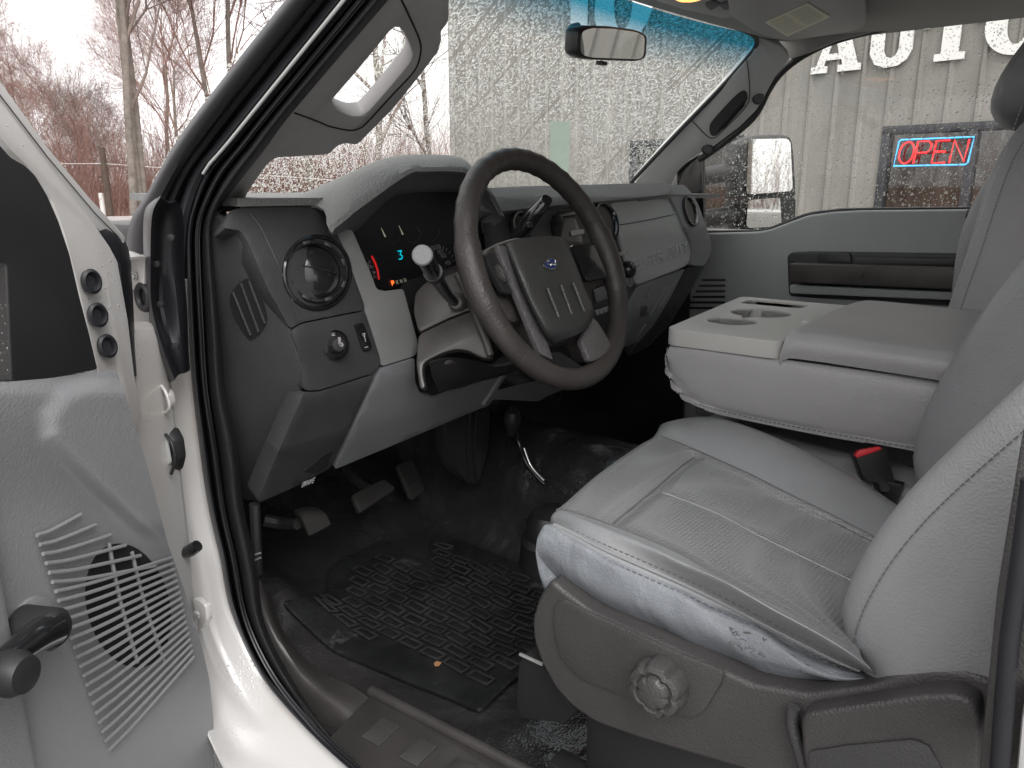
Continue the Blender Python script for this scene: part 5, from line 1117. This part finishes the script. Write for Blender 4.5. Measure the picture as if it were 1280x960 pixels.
# slab serif letters as plan polygons (s grows to the left of the picture, so x is mirrored)
def slab(polys, s0, z0, sc_, name, holes=()):
    def P2(p, o): return BP(s0-p[0]*sc_, z0+p[1]*sc_, o)
    bm = bmesh.new()
    for pl2 in polys:
        if isinstance(pl2, tuple): outer, hs2 = pl2
        else: outer, hs2 = pl2, []
        ps = [[V((*p, 0)) for p in outer]]+[[V((*p, 0)) for p in h] for h in hs2]; flat = [p for q in ps for p in q]
        bv = [bm.verts.new(P2(p, .055)) for p in flat]
        for t in geometry.tessellate_polygon(ps): bm.faces.new([bv[i] for i in t])
    bm.normal_update()
    for f in bm.faces:
        if f.normal.dot(wN) < 0: f.normal_flip()
    me = bpy.data.meshes.new(name); bm.to_mesh(me); bm.free(); return mods(link(name, me, 'letter', bl), solid=.02)
A_ = ([(0, 0), (.34, 0), (.34, .13), (.27, .13), (.30, .24), (.62, .24), (.65, .13), (.56, .13), (.56, 0), (1.02, 0), (1.02, .13), (.95, .13), (.66, 1), (.28, 1), (.28, .87), (.36, .87), (.10, .13), (0, .13)], [[(.34, .36), (.56, .36), (.47, .68), (.44, .68)]])
U_ = [(0, 1), (.42, 1), (.42, .87), (.35, .87), (.35, .30), (.40, .19), (.50, .15), (.58, .19), (.63, .30), (.63, .87), (.56, .87), (.56, 1), (.96, 1), (.96, .87), (.88, .87), (.88, .28), (.80, .10), (.64, 0), (.40, -.02), (.20, .06), (.09, .26), (.09, .87), (0, .87)]
T_ = [(0, 1), (1.02, 1), (1.02, .60), (.90, .60), (.88, .84), (.66, .84), (.66, .13), (.77, .13), (.77, 0), (.25, 0), (.25, .13), (.36, .13), (.36, .84), (.14, .84), (.12, .60), (0, .60)]
O_ = ([(.5+.52*math.cos(t), .5+.52*math.sin(t)) for t in [k*2*math.pi/36 for k in range(36)]], [[(.5+.17*math.cos(t), .5+.34*math.sin(t)) for t in [k*2*math.pi/30 for k in range(30)]]])
for ch, s0 in ((A_, .43), (U_, -.18), (T_, -.76), (O_, -1.36), (O_, 3.66)):
    hgt = .56
    if s0 == 3.66: slab([ch], s0, 3.62, .95, 'sign_letter')
    else: slab([ch], s0, 2.93, hgt, 'sign_letter')
slab([[(0, 0), (.32, 0), (.32, 1), (0, 1)]], 4.12, 3.60, .95, 'sign_letter')
ns_ = root('open_sign', tuple(BP(-.97, 2.0, .03)), 'glowing red and blue neon OPEN sign in the dark shop window', 'neon sign')
def NP(x, y, o=.035): return BP(-.62-x-y*.10, 1.865+y, o)
tube('border_tube', [NP(*p) for p in [(0, 0), (.0, .26), (.02, .28), (.74, .28), (.74, .02), (.72, 0)]], .010, 'neonb', ns_, closed=True, seg=6)
neon = []
sq_ = lambda cx, w_: [spline([NP(cx+w_*.5+w_*.5*math.cos(t), .14+.115*math.sin(t)) for t in [k*math.pi/6 for k in range(12)]], 24, True)]
o1 = sq_(.03, .15)[0]; o1.append(o1[0]); neon.append(o1)
neon.append([NP(.20, .02), NP(.20, .255), NP(.31, .255), NP(.345, .22), NP(.345, .17), NP(.31, .135), NP(.20, .135)])
neon.append([NP(.52, .255), NP(.385, .255), NP(.385, .025), NP(.52, .025)]); neon.append([NP(.385, .14), NP(.50, .14)])
neon.append([NP(.56, .02), NP(.56, .255), NP(.70, .03), NP(.70, .26)])
multitube('letter_tubes', neon, .0105, 'neonr', ns_, 6)
boxes('backing_frame', [(BP(-.97, 2.14, .02), wS*.3, wN*.006, V((0, 0, .005))), (BP(-.97, 1.87, .02), wS*.3, wN*.006, V((0, 0, .005)))], 'trimd', ns_, 0)

M['bark'] = mat('grey_bark', (.21, .18, .155), .9, ('n', 30, 1, .02), .35, vscale=4)  # bark and twigs lightened; glare washing over the trees is put into the colour
M['twig'] = mat('red_brown_twigs', (.26, .155, .13), .9, None, .3, vscale=.8)
M['twig2'] = mat('grey_brown_twigs', (.22, .17, .15), .9, None, .3, vscale=.8)
def seg_mesh(name, segs, m, parent, label=None):
    vs = []; fs = []
    for p0, r0, p1, r1 in segs:
        t = (p1-p0); 
        if t.length < 1e-5: continue
        t.normalize(); x = t.orthogonal().normalized(); y = t.cross(x); n = 6 if r0 > .05 else 3; b = len(vs)
        for p, r in ((p0, r0), (p1, r1)):
            for k in range(n): a = 2*math.pi*k/n; vs.append(p+(x*math.cos(a)+y*math.sin(a))*r)
        for k in range(n): fs.append((b+k, b+(k+1) % n, b+n+(k+1) % n, b+n+k))
    me = bpy.data.meshes.new(name); me.from_pydata([tuple(v) for v in vs], [], fs); me.update(); return link(name, me, m, parent, label)
def grow(p, d, r, ln, lvl, rng, trunk, crown, upb, maxl, spread, dense=1.0):
    n = 5 if lvl < 2 else 4; step = ln/n
    for i in range(n):
        d = (d+V((rng.gauss(0, 1), rng.gauss(0, 1), rng.gauss(0, 1)))*(.06 if lvl == 0 else .14)+V((0, 0, upb*(.5 if lvl == 0 else 1)))).normalized()
        q = p+d*step; r2 = r*(.93 if lvl == 0 else .80)
        (trunk if lvl < 1 else crown).append((p, r, q, r2)); p, r = q, r2
        if lvl < maxl and (i >= 1 or lvl > 0):
            for _ in range(rng.choice((1, 2, 2, 3) if lvl > 0 else (1, 1, 2))):
                if rng.random() > dense: continue
                a = rng.uniform(0, 6.28); x = d.orthogonal().normalized(); y = d.cross(x); s = math.radians(rng.uniform(spread*.6, spread*1.3))
                nd = (d*math.cos(s)+(x*math.cos(a)+y*math.sin(a))*math.sin(s)).normalized()
                grow(p, nd, max(.0042, r*rng.uniform(.45, .7)), ln*rng.uniform(.5, .72), lvl+1, rng, trunk, crown, upb, maxl, spread, dense)
def tree(loc, h, r, seed, label, stems=1, leanx=0, maxl=4, mt='twig2', spread=38, dense=.9, upb=.06, d0=None):
    rng = random.Random(seed); trunk, crown = [], []
    o = root('bare_tree', tuple(loc), label, 'tree', 'bare winter trees beyond the lot')
    for k in range(stems):
        b = loc+V((rng.uniform(-.35, .35), rng.uniform(-.3, .3), 0))*(1 if stems > 1 else 0)
        d = V((rng.uniform(-.08, .08)+leanx, rng.uniform(-.08, .08), 1)).normalized()
        grow(b, d, r*rng.uniform(.8, 1), h*rng.uniform(.55, .7), 0, rng, trunk, crown, upb, maxl, spread, dense)
    seg_mesh('trunk', trunk, 'bark', o); seg_mesh('crown', crown, mt, o); return o
def gp(x, D): p = U(x, 300, D=D); return V((p.x, p.y, -.85))
tree(gp(181, 24), 15, .125, 5, 'tall grey bare tree with twin trunks standing right behind the utility pole', stems=3, maxl=4, dense=.8, spread=34)
tree(gp(-150, 17), 13, .19, 8, 'bare tree whose fine branches reach in at the upper left edge', stems=1, maxl=5, dense=.75, spread=48, upb=-.01)
tree(gp(95, 38), 5.5, .12, 9, 'low bare tree left of the utility pole with rounded twiggy crown', maxl=5, dense=.8, spread=45)
tree(gp(285, 27), 15, .11, 12, 'reddish bare tree beside the black windshield pillar', maxl=5, mt='twig', dense=.95, spread=30, stems=2)
tree(gp(235, 36), 12, .10, 13, 'thin bare tree between the tall trunk and the windshield pillar', maxl=4, mt='twig', dense=.85)
tree(gp(470, 26), 13, .16, 14, 'bare tree seen through the grab handle opening', maxl=4, dense=.8)
tree(gp(535, 34), 13, .15, 15, 'bare tree seen through rain just left of the beige building', maxl=4, dense=.8)
tree(gp(395, 32), 12, .15, 16, 'bare tree behind the rain specks above the instrument hood', maxl=4, dense=.8)
tree(gp(45, 44), 9, .12, 21, 'small far bare tree low at the left above the white door frame', maxl=5, mt='twig', dense=.85, spread=40)
tree(gp(125, 40), 9, .12, 22, 'rusty brown bare tree just left of the twin grey trunks', maxl=5, mt='twig', dense=.85, spread=40)
tree(gp(215, 42), 13, .13, 23, 'far reddish bare tree showing right of the twin grey trunks', maxl=5, mt='twig', dense=.85, spread=34)
rt2 = random.Random(77)
for az, D, sd_ in ((-70, 24, 31), (-50, 27, 32), (-60, 22, 36), (170, 20, 33), (186, 25, 34), (198, 22, 35)):
    tree(polar(D, math.radians(az)), 12, .17, sd_, {31: 'bare tree far left outside the frame mirrored in the shop window', 32: 'bare tree ahead of the open door mirrored in the shop window', 36: 'slim bare tree mirrored in the shop window glass', 33: 'bare tree behind the truck seen in the side mirror', 34: 'second bare tree behind the truck reflected in the towing mirror', 35: 'leaning bare tree reflected at the edge of the towing mirror'}[sd_], maxl=3, dense=.85)
# undergrowth and far wood, one mass nobody could count
segs = []; rg = random.Random(5)
def brush(n, a0, a1, d0, d1, h0, h1):
    for _ in range(n):
        az = math.radians(rg.uniform(a0, a1)); p = polar(rg.uniform(d0, d1), az); h = rg.uniform(h0, h1)*rg.uniform(.5, 1); r = rg.uniform(.008, .024); d = V((rg.gauss(0, .18), rg.gauss(0, .18), 1)).normalized()
        for i in range(4):
            q = p+d*h/4; segs.append((p, r, q, r*.75)); r *= .75
            for _ in range(2):
                e = (d+V((rg.gauss(0, .6), rg.gauss(0, .6), rg.uniform(-.1, .5)))).normalized(); q2 = q+e*h*rg.uniform(.10, .28); segs.append((q, r*.7, q2, .005))
                e2 = (e+V((rg.gauss(0, .5), rg.gauss(0, .5), .2))).normalized(); segs.append((q2, .006, q2+e2*h*.12, .004))
            p = q; d = (d+V((rg.gauss(0, .12), rg.gauss(0, .12), .1))).normalized()
brush(2400, 12, 46, 34, 54, 2.5, 5.5); brush(700, 14, 48, 36, 60, 4, 8); brush(1600, -100, 8, 28, 46, 4, 9); brush(1000, 150, 215, 26, 45, 3, 8)
th = seg_mesh('thicket', segs, 'twig', None); th['kind'] = 'stuff'; th['label'] = 'dense red brown winter thicket along the edge of the lot'; th['category'] = 'thicket'
lit = mesh('leaf_ground', [polar(27, math.radians(a)) + V((0, 0, .02)) for a in range(-100, 49, 4)]+[polar(90, math.radians(a))+V((0, 0, 2.0)) for a in range(-100, 49, 4)], [(i, i+1, i+39, i+38) if False else (i, i+1, 38+i+1, 38+i) for i in range(37)], 'litter', None); lit['kind'] = 'structure'
# utility pole
up_ = root('utility_pole', tuple(gp(142, 30)), 'weathered utility pole with a pale transformer can before the trees', 'utility pole')
pb = gp(142, 30)
M['polew'] = mat('weathered_pole', (.10, .075, .06), .85, None, .3)
tube('pole', [pb, pb+V((0, 0, 3.2))], [.13, .11], 'polew', up_, seg=10)
ld = (rt*-1).normalized()
tube('conduit', [pb+ld*.26, pb+ld*.26+V((0, 0, 1.5))], .10, 'letter', up_, seg=10)
lathe('transformer', [(.0, 0), (.20, .02), (.21, .1), (.21, .72), (.19, .78), (0, .84)], pb+ld*.30+V((0, 0, 1.75)), (0, 0, 1), 'letter', up_, seg=20)
boxes('bracket', [(pb+ld*.12+V((0, 0, 2.1)), ld*.12, rt.cross(V((0, 0, 1)))*.03, V((0, 0, .05)))], 'polew', up_, .004)
wi = multitube('overhead_wire', [[pb+V((0, 0, 2.55))-rt*22+fw*2+V((0, 0, .9)), pb+V((0, 0, 2.55))-rt*8, pb+V((0, 0, 2.6)), pb+V((0, 0, 1.9))+rt*10]], .012, 'letter', up_, 4)
# white pickup parked behind, seen in the towing mirror
def parked():
    o = root('parked_pickup', (1.0, -14.0, -.85), 'white crew cab pickup parked behind, seen small in the towing mirror', 'pickup truck')
    cx_, cy_ = 1.0, -14.0
    side = [(-2.7, .5), (-2.7, 1.05), (-2.6, 1.12), (-1.5, 1.18), (-.9, 1.75), (.75, 1.78), (1.05, 1.2), (2.7, 1.18), (2.75, .55), (2.2, .45), (-2.2, .42)]
    vs = [V((cx_+a, cy_+s, -.85+z)) for s in (-.92, .92) for a, z in side]; n = len(side)
    fs = [tuple(range(n))[::-1], tuple(range(n, 2*n))]+[(i, (i+1) % n, n+(i+1) % n, n+i) for i in range(n)]
    mesh('body', vs, fs, 'white', o, bevel=.05)
    for s in (.925,):
        for a, b, c, d in ((-.95, -.2, 1.25, 1.66), (-.1, .62, 1.25, 1.68)): mesh('window', [(cx_+a, cy_+s, -.85+c), (cx_+b, cy_+s, -.85+c), (cx_+b, cy_+s, -.85+d), (cx_+a+(.3 if a < -.5 else 0), cy_+s, -.85+d)], [(0, 1, 2, 3)], 'gloss', o, solid=.01)
    for a in (-1.75, 1.75):
        for s in (-.85, .85): lathe('wheel', [(.10, .10), (.24, .10), (.25, .12), (.38, .11), (.40, .06), (.40, -.06), (.38, -.11)], (cx_+a, cy_+s, -.45), (0, 1 if s > 0 else -1, 0), 'rubber', o, seg=24)
parked()

# ================================================================ finish meshes: bake modifiers, smooth with sharp edges
bpy.context.view_layer.update()
dg = bpy.context.evaluated_depsgraph_get(); new = []
for o in list(sc.objects):
    if o.type == 'MESH' and o.modifiers: new.append((o, bpy.data.meshes.new_from_object(o.evaluated_get(dg))))
for o, me in new:
    nm = o.data.name; o.modifiers.clear(); o.data = me
for o in sc.objects:
    if o.type == 'MESH':
        o.data.shade_smooth()
        if o.name.split('.')[0] not in ('thicket', 'crown', 'trunk'): o.data.set_sharp_from_angle(angle=math.radians(38))
